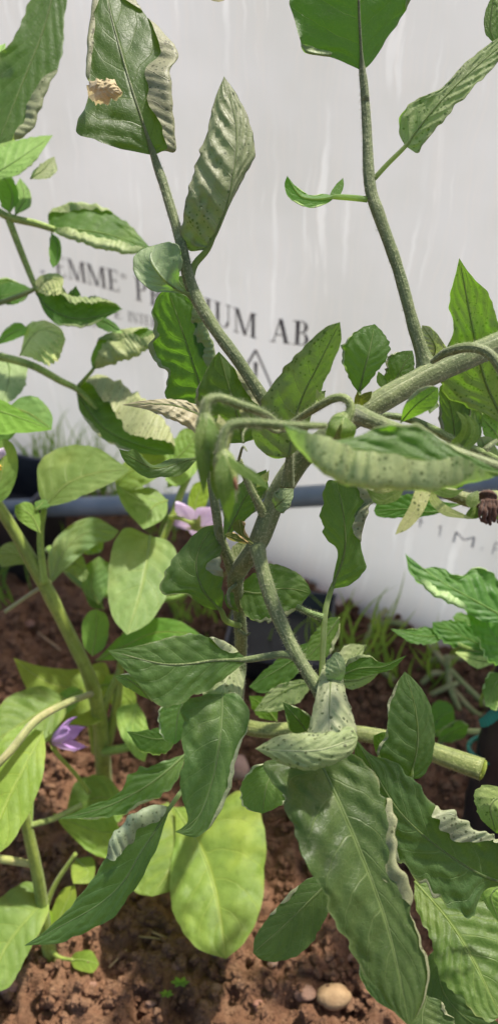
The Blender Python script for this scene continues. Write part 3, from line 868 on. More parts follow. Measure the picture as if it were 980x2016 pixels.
# ------------------------------------------------------------------ grass and weeds
def blade(V, F, base, tip, bend, w, rs):
    n = 9; b = len(V)
    base = np.array(base); tip = np.array(tip)
    side = np.cross(tip - base, (0, 1, 0.2)); side /= np.linalg.norm(side) + 1e-9
    for k in range(n):
        t = k / (n - 1)
        p = base + (tip - base) * t + np.array(bend) * 4 * t * (1 - t) * 0.5
        ww = w * (1 - t ** 1.8) * (0.6 + 0.4 * min(1, 4 * t)) + 0.00008
        V += [p - side * ww, p + np.array([0, ww * 0.35, 0]), p + side * ww]
    for k in range(n - 1):
        i = b + 3 * k
        F += [(i, i + 1, i + 4, i + 3), (i + 1, i + 2, i + 5, i + 4)]
def grass_patch(name, label, spots, col):
    V = []; F = []
    rs = np.random.default_rng(len(spots) + 40)
    for (x, y, k, hgt, spread, nb, w) in spots:
        c = G(x, y) * 1.0
        for _ in range(nb):
            b = c + np.array([rs.normal(0, spread * .35), rs.normal(0, spread * .3), 0]); b[2] = -0.004
            h = hgt * rs.uniform(0.45, 1.1)
            tp = b + np.array([rs.normal(0, h * .35), rs.normal(0, h * .15) - 0.01, h])
            blade(V, F, b, tp, (rs.normal(0, h * .2), rs.normal(0, h * .08), rs.uniform(-.1, .25) * h), w * rs.uniform(.6, 1.1), rs)
    o = mesh_obj(name, V, F, MAT['grass'], origin=np.zeros(3))
    o.color = (*col, 1)
    tag(o, label, 'grass', kind='stuff')
grass_patch('grass', 'yellow green grass tufts growing along the foot of the film', 
            [(640, 1290, 1, .11, .03, 9, .0022), (700, 1310, 1, .13, .05, 14, .0024), (745, 1320, 1, .13, .04, 9, .0022), (850, 1330, 1, .09, .06, 12, .002), (930, 1350, 1, .08, .06, 12, .002),
             (600, 1300, 1, .07, .05, 8, .002), (410, 1230, 1, .07, .06, 16, .002), (350, 1215, 1, .06, .05, 10, .002)], (1, 1, 1))
grass_patch('grass', 'pale green grass standing behind the left plants against the film',
            [(70, 935, 1, .10, .05, 18, .0018), (130, 950, 1, .13, .06, 26, .0018), (200, 980, 1, .14, .07, 30, .0019), (270, 1000, 1, .12, .07, 22, .0019), (330, 1050, 1, .09, .06, 16, .002),
             (20, 1180, 1, .10, .05, 14, .002), (60, 1080, 1, .07, .06, 14, .002)], (.75, .95, .9))

# ------------------------------------------------------------------ the tomato plant in front
TL, ES, TS = MAT['tomato_leaf'], MAT['eggplant_leaf'], MAT['tomato_stem']
root = G(432, 1560)
T1 = thing('tomato_plant', root, 'curled-leaf tomato plant with thick hairy forked stem and speckled pale leaf undersides', 'tomato plant')
tube('main_stem', T1, [(1060, 640, .44, 24), (980, 676, .42, 23), (850, 733, .40, 23), (720, 806, .385, 23), (640, 862, .385, 22), (590, 905, .39, 22), (545, 975, .395, 21),
                       (507, 1068, .40, 19), (478, 1110, .41, 18), (463, 1140, .42, 16), (470, 1195, .43, 13), (474, 1260, .44, 12), (470, 1340, .48, 12), (455, 1440, .56, 16), (436, 1540, .70, 17), (432, 1566, .755, 18)],
     TS, n=110, sides=16, wob=.06, ridge=.05)
tube('branch', T1, [(560, 850, .387, 15), (522, 792, .385, 13), (470, 712, .383, 12), (418, 640, .383, 12), (377, 565, .385, 13), (356, 478, .385, 10), (332, 395, .388, 9.5), (312, 330, .3895, 7.5), (303, 308, .39, 3.5)], TS, n=60, sides=12, wob=.06, ridge=.08)
tube('branch', T1, [(840, 730, .40, 24), (829, 694, .398, 15), (812, 640, .396, 12), (782, 530, .394, 11), (745, 425, .392, 12), (727, 365, .392, 11.5), (721, 250, .392, 9.5), (715, 160, .3905, 7.5), (713, 135, .39, 3.5)], TS, n=60, sides=12, wob=.06, ridge=.08)
tube('branch', T1, [(505, 1060, .40, 17), (512, 1100, .396, 15), (535, 1180, .39, 14), (570, 1262, .385, 13), (600, 1315, .38, 13), (632, 1368, .375, 14), (640, 1410, .372, 10)], TS, n=50, sides=12, wob=.06, ridge=.08)
tube('branch', T1, [(464, 1138, .42, 14), (450, 1100, .412, 12), (434, 1060, .405, 10), (424, 1000, .40, 9), (415, 940, .40, 8), (408, 880, .40, 6)], TS, n=40, sides=12, wob=.05)
tube('branch', T1, [(522, 1018, .395, 11), (505, 985, .39, 8), (488, 950, .388, 7), (470, 905, .385, 6)], TS, sides=10)
tube('branch', T1, [(566, 955, .385, 14), (569, 915, .378, 9), (571, 880, .375, 7)], TS, sides=10)
tube('branch', T1, [(458, 1425, .53, 14), (520, 1438, .515, 15), (600, 1438, .51, 15), (700, 1444, .505, 15), (800, 1464, .50, 17), (880, 1492, .49, 20), (948, 1516, .48, 22)], TS, n=50, sides=16, color=(1.15, 1.12, .85), ridge=.06)
tube('cut_end', T1, [(946, 1515, .4795, 21), (949.5, 1516.5, .4794, 20)], MAT['eggplant_rib'], n=3, sides=16, color=(.75, .72, .5))
tube('branch', T1, [(735, 815, .43, 6), (800, 824, .43, 7.5), (850, 845, .43, 8.5), (900, 872, .435, 9), (950, 893, .44, 9), (1010, 925, .45, 9)], TS, sides=10, color=(.95, 1.1, .8))
tube('branch', T1, [(948, 893, .44, 7), (960, 880, .44, 6), (975, 868, .445, 5)], TS, sides=9)
tube('branch', T1, [(850, 712, .375, 5), (878, 694, .362, 9), (920, 684, .352, 10), (955, 692, .348, 10), (978, 715, .346, 10), (1010, 770, .345, 10)], TS, sides=10)
tube('branch', T1, [(700, 815, .372, 20), (735, 830, .34, 17), (790, 850, .318, 13), (850, 872, .308, 11), (920, 900, .303, 12), (1010, 932, .30, 13)], TS, sides=12, n=40)

# --- top-left big leaf with rolled margins
leaf(T1, [(303, 306, .390), (268, 200, .387), (238, 100, .392), (213, 0, .40), (205, -90, .42)],
     [(265, 298, -5), (205, 282, -25), (150, 266, -30), (152, 238, -25), (176, 192, -10), (172, 110, -10), (180, 30, -10), (190, -40, -5)],
     [(322, 297, 5), (342, 292, 0), (332, 215, 5), (322, 140, 5), (338, 108, 20), (318, 70, 25), (270, 10, 20), (228, -50, 10)], TL,
     rolls=[(1, .04, .68, 17, 195), (1, .72, .98, 10, 190), (0, .52, .78, 7, 200), (0, .76, 1, 9, 200)], bulge=(.05, -.05), teeth=.03, pr=8.5, pet=[(324, 370, .389), (312, 335, .3895)])
leaf(T1, [(174, 190, .384), (192, 180, .366), (216, 176, .360), (242, 182, .364)], [(174, 168, 26), (194, 156, 30), (222, 158, 26)], [(188, 204, 24), (212, 202, 30), (236, 192, 20)], TL, face=-1,
     quilt=3.2, teeth=.16, wav=.14, dry=.9, rib=False, color=(1.35, 1.3, 1.2), nv=6, label='brown dried curl on the leaf margin', bulge=(.5, .5), n=40)
# --- upright rolled leaf, underside with specks
leaf(T1, [(408, 492, .383), (440, 425, .376), (458, 350, .372), (466, 255, .374), (441, 150, .378)],
     [(372, 492, 30), (360, 465, 22), (368, 400, 5), (385, 325, 2), (408, 262, 2), (424, 195, 2)],
     [(428, 462, 8), (452, 405, 16), (478, 352, 22), (501, 300, 22), (492, 245, 18), (468, 190, 10)], TL, face=-1, bulge=(.35, .3), quilt=2.2, teeth=.03, nv=9,
     pet=[(376, 548, .385), (384, 520, .386)], pr=7, rolls=[(0, .05, .95, 6, -150)], color=(.85, .86, .80))
# --- small cupped leaf by the joint
leaf(T1, [(372, 580, .383), (345, 568, .378), (318, 545, .374), (296, 510, .376), (306, 482, .382)],
     [(338, 576, 0), (300, 572, 6), (270, 548, 10), (262, 515, 12), (275, 492, 10)], [(352, 556, -4), (358, 520, -14), (355, 488, -16), (335, 476, -8)], TL, face=-1, bulge=(-.25, -.25),
     quilt=.7, teeth=.02, pr=6, color=(.85, .95, .85), pet=[(382, 592, .384)])
leaf(T1, [(372, 578, .395), (358, 560, .398), (348, 545, .40)], [(350, 570), (343, 556)], [(374, 560), (362, 544)], TL, face=1, rib=False, teeth=.02)
# --- dark backlit leaf behind the left branch
leaf(T1, [(408, 800, .43), (385, 730, .424), (362, 660, .418), (332, 572, .412)],
     [(370, 792, 8), (322, 784, 12), (330, 735, 12), (292, 692, 14), (304, 655, 10), (302, 610, 8), (315, 578, 4)],
     [(432, 770, 0), (424, 720, 0), (408, 660, 0), (385, 605, 2), (355, 575, 2)], TL, face=1, rolls=[(1, .28, .80, 13, 230)], bulge=(-.1, .1), teeth=.05, pr=6, color=(.85, .95, .75))
leaf(T1, [(480, 872, .405), (462, 800, .398), (446, 745, .394), (431, 692, .392)],
     [(430, 872, 10), (395, 850, 14), (385, 795, 10), (398, 745, 6), (418, 708, 2)], [(505, 858, 6), (515, 815, 10), (490, 765, 12), (452, 715, 6)], TL, face=1, teeth=.03, pr=5, bulge=(-.1, -.05),
     rolls=[(0, .2, .75, 4, 180)])
leaf(T1, [(400, 820, .385), (350, 800, .38), (300, 795, .38), (240, 797, .385)], [(385, 796, 8), (340, 786, 8), (285, 788, 4)], [(392, 852, -4), (360, 836, -8), (318, 820, -4), (290, 806, -2)], TL, face=-1,
     quilt=2.5, dry=.55, teeth=.06, wav=.06, pr=4, bulge=(.2, .25))
leaf(T1, [(392, 900, .40), (350, 912, .395), (305, 922, .39), (268, 905, .385), (234, 884, .38)], [(362, 902, 14), (335, 904, 20), (300, 915, 15), (266, 885, 5), (252, 888, 0)],
     [(362, 930, -5), (325, 940, -8), (285, 938, -4), (248, 912, 0)], TL, face=1, teeth=.04, pet=[(415, 893, .40)], pr=4.5, bulge=(.1, .1))
# --- upright backlit leaf with specks in the middle
leaf(T1, [(568, 900, .372), (588, 800, .366), (628, 715, .358), (669, 634, .35)],
     [(535, 900, 12), (502, 862, 14), (512, 800, 6), (548, 742, 0), (598, 682, -4), (640, 645, -4)], [(600, 868, 10), (618, 800, 18), (648, 735, 20), (670, 675, 10)], TL, face=-1, teeth=.04, pr=6, bulge=(.15, .1),
     color=(.62, .74, .42), quilt=.8)
leaf(T1, [(706, 775, .40), (716, 730, .396), (727, 690, .394), (737, 638, .395)], [(690, 748, 4), (676, 705, 6), (680, 672, 4), (710, 645, 2)], [(735, 742, 6), (766, 690, 12), (756, 660, 8), (744, 645, 3)], TL,
     teeth=.06, pet=[(702, 812, .39)], pr=5.5, bulge=(.1, .1), color=(1.15, 1.15, 1.1))
leaf(T1, [(700, 800, .377), (712, 788, .374), (732, 770, .372)], [(700, 785), (716, 774)], [(712, 798), (728, 786)], TL, rib=False, teeth=.02, color=(1.3, .8, .8))
leaf(T1, [(700, 812, .375), (704, 795, .372), (703, 772, .37)], [(696, 800), (698, 782)], [(708, 800), (708, 782)], TL, rib=False, teeth=.02, color=(1.3, .8, .8))
leaf(T1, [(765, 772, .425), (785, 735, .42), (811, 690, .42)], [(755, 748), (764, 710), (790, 692)], [(795, 765), (813, 728), (814, 705)], TL, teeth=.07, pr=4)
leaf(T1, [(757, 770, .42), (750, 750, .42), (744, 731, .42)], [(742, 755), (741, 742)], [(761, 755), (755, 740)], TL, rib=False, teeth=.04, color=(1.3, 1.3, 1))
leaf(T1, [(852, 708, .43), (855, 680, .425), (830, 640, .42)], [(832, 705), (826, 670)], [(878, 695), (868, 668), (848, 645)], TL, face=-1, quilt=2, teeth=.04, color=(1.1, 1.05, 1.05), dry=.25)
# --- bright backlit leaf at the right
leaf(T1, [(1000, 845, .452), (955, 755, .440), (930, 650, .424), (903, 508, .400)], [(955, 815, 0), (885, 778, 5), (872, 720, 8), (890, 660, 4), (885, 590, 2), (897, 535, 0)],
     [(1030, 800, -5), (1020, 700, 10), (985, 640, 6), (960, 580, 2), (925, 540, 0)], TL, face=-1, teeth=.05, pr=6, color=(.72, .9, .40), quilt=.8, nv=8)
leaf(T1, [(788, 832, .345), (815, 800, .336), (862, 763, .33)], [(795, 800), (820, 770), (845, 760)], [(812, 822), (848, 805), (862, 785)], TL, teeth=.02, quilt=.4, pr=3.5, color=(1.2, 1.25, 1.2))
leaf(T1, [(895, 885, .45), (890, 820, .446), (872, 755, .44)], [(872, 860), (864, 800), (864, 765)], [(918, 860), (925, 810), (900, 770)], TL, teeth=.05, pr=4)
leaf(T1, [(915, 890, .458), (925, 830, .452), (908, 772, .45)], [(900, 860), (900, 800)], [(945, 860), (948, 820), (930, 785)], TL, face=-1, teeth=.05, pr=4, quilt=1.8, color=(.9, 1, .75))
leaf(T1, [(1000, 885, .46), (972, 850, .455), (946, 822, .45)], [(965, 870), (950, 848)], [(1000, 840), (975, 812), (955, 812)], TL, face=-1, teeth=.08, color=(.75, 1.05, .4))
leaf(T1, [(905, 890, .445), (875, 900, .44), (850, 880, .44)], [(880, 910), (858, 898)], [(885, 880), (862, 872)], TL, teeth=.05, rib=False)
# --- blurred leaf close to the lens
leaf(T1, [(1000, 935, .292), (900, 918, .284), (760, 893, .278), (640, 872, .276), (556, 834, .275)],
     [(930, 900, 10), (868, 868, 22), (820, 838, 25), (760, 836, 25), (700, 858, 22), (650, 866, 14), (600, 848, 6)],
     [(940, 942, -3), (880, 950, -5), (800, 955, -6), (720, 946, -6), (650, 925, -5), (595, 880, -3)], TL, face=1, rolls=[(1, .06, .98, 30, 175)], teeth=.05, wav=.10, nv=6, quilt=2.2, pr=7,
     color=(1.1, 1.2, .95))
# --- flower buds on hooked stalks
def bud(stalk, body, sepals, inner):
    b = tube('flower_bud', T1, body, TS, n=22, sides=12, color=(1.05, 1.15, .8))
    tube('pedicel', b, stalk, TS, n=36, sides=10, color=(1.05, 1.1, .9))
    for (m, e1, e2, f) in sepals:
        leaf(b, m, e1, e2, TL, face=f, rib=False, teeth=0, wav=.02, quilt=.3, name='sepal', color=(1.35, 1.3, 1.0), nv=3, n=20, ns=6)
    for p in inner:
        tube('petal', b, p, MAT['bud_tan'], n=12, sides=7)
bud([(560, 845, .330, 6), (520, 815, .305, 8), (470, 796, .298, 9), (432, 783, .294, 9), (409, 789, .292, 10), (402, 815, .292, 11), (402, 835, .292, 14)],
    [(402, 812, .292, 10), (404, 835, .292, 20), (408, 870, .292, 22), (408, 900, .292, 15), (406, 925, .292, 6)],
    [([(400, 822, .287), (394, 880, .284), (401, 976, .288)], [(384, 850), (386, 910)], [(412, 860), (414, 915)], 1),
     ([(410, 822, .287), (420, 865, .283), (414, 930, .288)], [(404, 860), (404, 900)], [(432, 850), (432, 890)], 1),
     ([(405, 820, .296), (436, 860, .298), (430, 940, .298)], [(415, 860), (412, 900)], [(450, 850), (446, 905)], -1)],
    [[(424, 845, .286, 5), (429, 870, .285, 6), (425, 898, .287, 3)]])
bud([(640, 838, .300, 6), (570, 838, .292, 9), (500, 833, .288, 10), (456, 837, .285, 10), (438, 862, .284, 10), (434, 895, .284, 13)],
    [(434, 885, .284, 10), (440, 905, .284, 22), (448, 940, .284, 22), (450, 975, .285, 14), (450, 1000, .286, 6)],
    [([(440, 895, .279), (440, 950, .277), (450, 1030, .282)], [(422, 925), (432, 985)], [(456, 935), (462, 985)], 1),
     ([(448, 895, .279), (490, 928, .274), (534, 966, .272)], [(460, 905), (505, 930)], [(458, 925), (495, 948)], 1),
     ([(432, 895, .288), (425, 935, .29), (428, 985, .29)], [(415, 925), (416, 960)], [(440, 925), (440, 970)], 1)],
    [[(458, 930, .2825, 4), (463, 950, .281, 4.5), (466, 966, .281, 2)]])
bud([(575, 832, .36, 6), (620, 804, .345, 8), (655, 785, .338, 8.5), (680, 785, .335, 8.5), (690, 805, .334, 9), (680, 830, .334, 12)],
    [(682, 815, .334, 9), (672, 830, .334, 22), (668, 845, .334, 24), (664, 866, .334, 14)],
    [([(676, 820, .328), (650, 838, .324), (640, 868, .327)], [(655, 822), (642, 848)], [(664, 845), (655, 862)], 1),
     ([(678, 820, .328), (690, 845, .324), (680, 875, .327)], [(672, 845), (670, 862)], [(700, 840), (695, 862)], 1)], [])
for pts in ([(470, 905, .385, 3), (478, 880, .36, 2.5), (486, 888, .34, 1.2)], [(500, 830, .33, 3), (480, 850, .325, 2.5), (478, 872, .322, 1.5)], [(575, 835, .36, 5), (545, 850, .35, 4), (520, 838, .345, 3)],
            [(440, 1066, .405, 3.5), (428, 1050, .40, 3), (430, 1035, .398, 1.5)], [(470, 1240, .43, 4), (484, 1250, .425, 3), (492, 1246, .422, 1.5)], [(465, 1150, .415, 4), (450, 1165, .41, 3.5), (452, 1190, .41, 3), (464, 1198, .414, 2.5)]):
    tube('shoot', T1, pts, TS, sides=8)
for (m, e1, e2) in (([(430, 815, .31), (446, 842, .305), (452, 880, .305)], [(428, 845)], [(458, 848)]), ([(470, 798, .305), (484, 815, .30), (490, 838, .30)], [(474, 820)], [(492, 818)]),
                    ([(505, 960, .385), (520, 945, .382), (530, 925, .38)], [(508, 944)], [(526, 950)]), ([(640, 800, .345), (628, 786, .342), (622, 765, .34)], [(622, 785)], [(636, 780)]),
                    ([(660, 872, .335), (650, 890, .33), (640, 915, .33)], [(642, 890)], [(658, 895)])):
    leaf(T1, m, e1, e2, TL, face=-1, rib=False, teeth=.03, quilt=1.2, nv=4, n=20, ns=6, color=(1.05, 1.0, .75), dry=.15, name='leaf')
# truss at the right: thick stalk, hanging sepals, dried flower
tr = tube('flower_truss', T1, [(760, 915, .345, 12), (830, 950, .345, 12), (885, 972, .347, 13), (925, 985, .348, 15), (960, 985, .35, 20), (1010, 985, .355, 18)], TS, n=40, sides=12, color=(1, .95, .8))
for (m, e1, e2, f) in (
    ([(838, 945, .335), (822, 990, .33), (806, 1020, .328), (777, 1053, .326)], [(822, 950), (806, 995), (786, 1030)], [(848, 965), (832, 1008), (805, 1040)], -1),
    ([(838, 950, .338), (858, 990, .336), (885, 1010, .336), (930, 1022, .338)], [(845, 988), (872, 1014), (905, 1020)], [(858, 975), (880, 996), (912, 1012)], -1),
    ([(845, 945, .336), (868, 968, .334), (890, 972, .336), (915, 962, .338)], [(855, 972), (888, 980)], [(865, 958), (890, 965)], 1),
    ([(800, 955, .332), (775, 975, .33), (745, 985, .33), (720, 962, .332)], [(780, 985), (740, 992)], [(785, 962), (750, 972)], 1),
    ([(790, 950, .35), (760, 968, .35), (730, 968, .35)], [(765, 978), (745, 975)], [(765, 955), (745, 958)], -1),
    ([(940, 965, .34), (930, 980, .337), (924, 1000, .336)], [(920, 975), (916, 992)], [(942, 980), (938, 995)], 1),
    ([(945, 985, .342), (935, 1005, .34), (918, 1022, .34)], [(925, 1000), (915, 1015)], [(955, 1005), (940, 1020)], 1),
    ([(950, 990, .345), (975, 1005, .343), (985, 1030, .343)], [(958, 1005)], [(985, 1005)], 1),
    ([(898, 888, .335), (916, 850, .333), (915, 825, .332), (896, 808, .332)], [(884, 875), (905, 850), (907, 830)], [(910, 880), (926, 850), (920, 825)], 1),
    ([(905, 895, .335), (930, 860, .334), (932, 835, .334), (912, 812, .334)], [(898, 880), (920, 855), (924, 835)], [(918, 892), (940, 860), (938, 832)], 1),
    ([(830, 878, .335), (850, 905, .335), (862, 925, .335)], [(836, 900)], [(855, 890)], 1)):
    leaf(tr, m, e1, e2, TL, face=f, rib=False, teeth=0, wav=.03, quilt=.4, name='sepal', color=(1.35, 1.25, .95), nv=3, n=22, ns=6)
tube('sepal_stalk', tr, [(880, 890, .335, 10), (905, 895, .335, 12), (925, 900, .336, 8)], TS, sides=9)
df = tube('dried_flower', T1, [(958, 972, .345, 14), (958, 995, .342, 17), (960, 1012, .341, 13), (955, 1030, .341, 8)], MAT['dead_petal'], n=30, sides=12, wob=.45)
for k in range(5):
    tube('dried_petal', df, [(950 + 6 * k, 985, .338, 5), (945 + 9 * k, 1005, .336, 5), (943 + 10 * k, 1018 + 5 * (k % 2), .337, 3.5), (950 + 7 * k, 1026 + 4 * (k % 3), .338, 3)], MAT['dead_petal'], n=14, sides=6, wob=.4)

# --- bright leaf far behind under the near leaf
leaf(T1, [(905, 992, .50), (850, 1008, .50), (800, 1002, .50), (735, 1005, .50)], [(860, 985), (800, 972), (750, 980)], [(850, 1014), (790, 1020), (745, 1018)], TL, face=1, teeth=.04, pr=5, color=(1, 1.3, .8))
# --- dark lobed leaf on a long petiole
leaf(T1, [(652, 1160, .41), (678, 1085, .402), (675, 1010, .398), (662, 946, .40)],
     [(656, 1130, 2), (664, 1085, 2), (640, 1060, 6), (627, 1030, 8), (632, 985, 8), (645, 948, 2)],
     [(688, 1150, 8), (722, 1118, 14), (712, 1080, 8), (706, 1045, 6), (722, 1000, 4), (738, 968, 4), (705, 948, 2)], TL, rolls=[(1, .42, .88, 11, 200)], teeth=.06, pr=6, nv=6,
     pet=[(632, 1345, .385), (636, 1270, .395), (640, 1205, .405)], bulge=(.1, .1))
tube('branch', T1, [(585, 1195, .41, 6), (610, 1207, .405, 6.5), (636, 1216, .402, 8)], TS, sides=9, color=(.95, 1.15, .85))
# --- leaf left of the fork
leaf(T1, [(436, 1203, .415), (402, 1165, .405), (386, 1115, .40), (398, 1068, .402), (425, 1032, .405)],
     [(405, 1196, 0), (362, 1170, -10), (320, 1168, -14), (328, 1125, -6), (358, 1080, 2), (395, 1042, 2)], [(440, 1175, 5), (437, 1145, 6), (428, 1112, 2), (438, 1075, 8), (436, 1050, 5)], TL,
     rolls=[(1, .38, .62, 10, 190), (0, .2, .42, 5, 170)], teeth=.04, pr=6, pet=[(472, 1232, .43), (445, 1222, .42)], bulge=(.08, .1))
# --- leaf behind the forked petiole
leaf(T1, [(470, 1162, .425), (510, 1168, .42), (558, 1158, .418), (612, 1166, .42)], [(490, 1135, 5), (530, 1116, 8), (570, 1118, 8), (600, 1140, 4)], [(476, 1200, 0), (500, 1222, -4), (545, 1220, -4), (585, 1198, 0)], TL,
     teeth=.05, pet=[(458, 1130, .42), (460, 1150, .423)], pr=5, rolls=[(1, .3, .85, 5, 190)], color=(.95, 1, .9))
# --- big flat leaf to the left
leaf(T1, [(488, 1298, .385), (420, 1300, .376), (330, 1308, .366), (212, 1280, .36)], [(450, 1272, 8), (405, 1250, 14), (345, 1252, 10), (280, 1270, 4), (235, 1278, 0)],
     [(455, 1325, 0), (400, 1362, -6), (330, 1390, -10), (285, 1362, -6), (245, 1318, -2)], TL, teeth=.03, pr=8, nv=7, pet=[(590, 1300, .382), (560, 1288, .384)], bulge=(.05, .08), rolls=[(0, .08, .3, 7, 190)])
# --- hanging leaf with pale fold above it
leaf(T1, [(478, 1290, .40), (455, 1320, .392), (440, 1350, .386), (432, 1372, .385)], [(440, 1300, 4), (412, 1340, 2), (398, 1368, 0)], [(484, 1315, 6), (480, 1350, 6), (472, 1374, 2)], TL, face=-1, teeth=.02, rib=False, quilt=1.4, dry=.1)
leaf(T1, [(438, 1366, .384), (434, 1450, .374), (416, 1545, .368), (382, 1622, .365), (344, 1638, .362)],
     [(395, 1368, 4), (362, 1395, 8), (354, 1440, 6), (364, 1490, 2), (357, 1550, 2), (370, 1610, 0), (360, 1628, 0)], [(470, 1368, 4), (492, 1412, 10), (470, 1470, 6), (452, 1545, 4), (428, 1605, 0), (390, 1648, 0)], TL,
     teeth=.05, pr=5, rolls=[(1, .25, .85, 5, 190)], bulge=(.1, .12), color=(1.05, 1.1, 1.15))  # slight blue in the tint imitates sky glare on the blade
# --- folded leaf pointing lower left, bluish sky glare put into its tint
leaf(T1, [(336, 1588, .43), (285, 1665, .42), (215, 1765, .412), (48, 1862, .405)], [(300, 1590, -4), (245, 1622, -16), (205, 1690, -14), (160, 1760, -8), (95, 1828, -2)],
     [(318, 1640, 6), (290, 1710, 8), (225, 1800, 6), (130, 1852, 2)], TL, teeth=.05, pr=5, rolls=[(0, .02, .42, 17, 200)], wav=.05, color=(1.05, 1.15, 1.2), bulge=(.1, .1), pet=[(372, 1540, .47), (352, 1565, .44)])
leaf(T1, [(366, 1484, .48), (300, 1540, .47), (210, 1588, .465), (116, 1612, .46)], [(320, 1500, 4), (265, 1522, 6), (232, 1560, 3), (160, 1595, 0)], [(348, 1535, 0), (290, 1585, -4), (205, 1608, -3)], TL,
     teeth=.09, wav=.07, pr=5, color=(1.25, 1.3, 1.25), quilt=1.6)
# --- folded pale underside cluster in the centre
leaf(T1, [(655, 1290, .375), (650, 1350, .357), (648, 1410, .352), (648, 1478, .352)], [(632, 1320, 6), (622, 1370, 14), (608, 1430, 18), (600, 1475, 8)], [(672, 1320, 8), (682, 1370, 16), (698, 1420, 22), (695, 1468, 10)], TL, face=-1,
     bulge=(.35, .35), quilt=1.3, teeth=.02, pr=3, color=(1, 1.05, 1.0), tilt=.3)
leaf(T1, [(655, 1348, .366), (668, 1318, .360), (655, 1292, .362), (642, 1308, .368)], [(640, 1330, 4), (642, 1300, 5)], [(676, 1335, 4), (678, 1300, 4), (660, 1284, 3)], TL, face=-1, rib=False, quilt=1.2, teeth=.03, color=(1, 1.05, 1))
leaf(T1, [(502, 1474, .352), (560, 1478, .344), (630, 1476, .341), (704, 1452, .345)], [(540, 1452, 12), (590, 1442, 16), (645, 1440, 18), (690, 1430, 12)], [(545, 1500, 10), (600, 1516, 14), (655, 1505, 14), (695, 1480, 8)], TL, face=-1,
     bulge=(.3, .35), teeth=.03, quilt=1.3, rib=False, color=(.92, .98, .85), dry=.08, tilt=.3)
leaf(T1, [(604, 1440, .366), (585, 1415, .362), (556, 1382, .358)], [(575, 1442, 3), (564, 1412, 2)], [(612, 1415, 5), (590, 1396, 3)], TL, teeth=.02, pr=3, color=(1.1, 1.15, 1.1))
# the big drooping leaf
leaf(T1, [(626, 1492, .352), (668, 1580, .346), (715, 1690, .345), (765, 1830, .348), (806, 2022, .355)],
     [(560, 1492, 6), (518, 1506, 8), (552, 1572, -26), (578, 1650, -48), (612, 1700, -50), (625, 1755, -45), (645, 1800, -30), (705, 1890, -8), (765, 1980, 2)],
     [(690, 1478, 6), (742, 1525, 10), (772, 1590, 12), (775, 1680, 6), (800, 1750, 8), (815, 1820, 8), (840, 1890, 8), (832, 1970, 4)], TL,
     rolls=[(1, .28, .62, 15, 225), (0, .05, .5, 4, -120), (1, .62, .98, 4, 160)], teeth=.06, pr=7, nv=8, bulge=(.12, .06), dry=.02, quilt=1.35, tilt=.28)
# --- broad leaf to the right
leaf(T1, [(1010, 1745, .40), (935, 1716, .392), (850, 1658, .385), (780, 1590, .38), (700, 1455, .378)],
     [(1000, 1660, 6), (930, 1642, 8), (870, 1600, 10), (828, 1560, 10), (775, 1500, 8), (730, 1485, 4)], [(960, 1748, 2), (940, 1775, -4), (922, 1816, -8), (880, 1782, -4), (835, 1730, 2), (790, 1690, 6), (735, 1590, 8), (700, 1500, 4)], TL,
     rolls=[(0, .24, .55, 20, 190), (0, .12, .25, 11, 170)], teeth=.09, pr=6, nv=8, color=(1, 1.05, 1.05), quilt=1.3)
leaf(T1, [(806, 1535, .40), (822, 1460, .392), (816, 1390, .388), (796, 1322, .388)], [(765, 1515, 0), (745, 1480, 0), (765, 1440, 4), (763, 1395, 4), (778, 1350, 2)], [(835, 1525, 6), (854, 1470, 10), (850, 1400, 8), (825, 1350, 3)], TL,
     teeth=.03, pr=5, pet=[(758, 1580, .41)], tilt=.2)
leaf(T1, [(775, 1490, .405), (752, 1468, .402), (735, 1448, .40)], [(745, 1488), (735, 1466)], [(778, 1462), (758, 1442)], TL, teeth=.02, rib=False, color=(1.1, 1.2, 1.1))
leaf(T1, [(664, 1332, .45), (710, 1315, .445), (755, 1312, .44), (800, 1290, .435)], [(690, 1298, 6), (720, 1290, 8), (755, 1305, 4)], [(690, 1338, -2), (730, 1328, -3), (770, 1318, -2)], TL, teeth=.06, wav=.06, pr=4, color=(1.1, 1.25, 1))
leaf(T1, [(660, 1340, .47), (700, 1340, .465), (745, 1325, .46)], [(690, 1325), (720, 1320)], [(690, 1358), (725, 1345)], TL, face=-1, teeth=.06, pr=4, color=(1, 1.1, .9))
leaf(T1, [(648, 1735, .405), (600, 1782, .40), (550, 1830, .396), (498, 1876, .395)], [(610, 1728, 6), (555, 1775, 6), (505, 1840, 3)], [(645, 1800, 4), (600, 1870, 2), (550, 1893, 0), (515, 1890, 0)], TL, teeth=.02, pr=5, quilt=.6, color=(1.1, 1.15, 1.1))
leaf(T1, [(546, 1502, .40), (525, 1545, .396), (516, 1602, .394)], [(500, 1508, 3), (478, 1545, 4), (482, 1588, 2)], [(562, 1530, 2), (562, 1575, 2), (540, 1592, 1)], TL, teeth=.05, pr=4, color=(1.2, 1.3, 1.35), quilt=.5)
leaf(T1, [(815, 1735, .425), (880, 1810, .42), (930, 1890, .418), (985, 2000, .42)], [(875, 1735, 4), (960, 1765, 6), (1015, 1840, 6), (1010, 1930, 3)], [(818, 1790, -2), (845, 1850, -4), (862, 1920, -2), (920, 1980, 0), (960, 2010, 0)], TL,
     teeth=.06, pr=5, nv=8, color=(1.4, 1.35, 1.0), quilt=1.4, tilt=.5)
leaf(T1, [(880, 1850, .45), (865, 1930, .445), (900, 1990, .44), (980, 2050, .44)], [(838, 1890, 3), (830, 1960, 3), (870, 2030, 2)], [(905, 1900, 0), (930, 1970, 0), (975, 2010, 0)], TL, teeth=.04, pr=4)
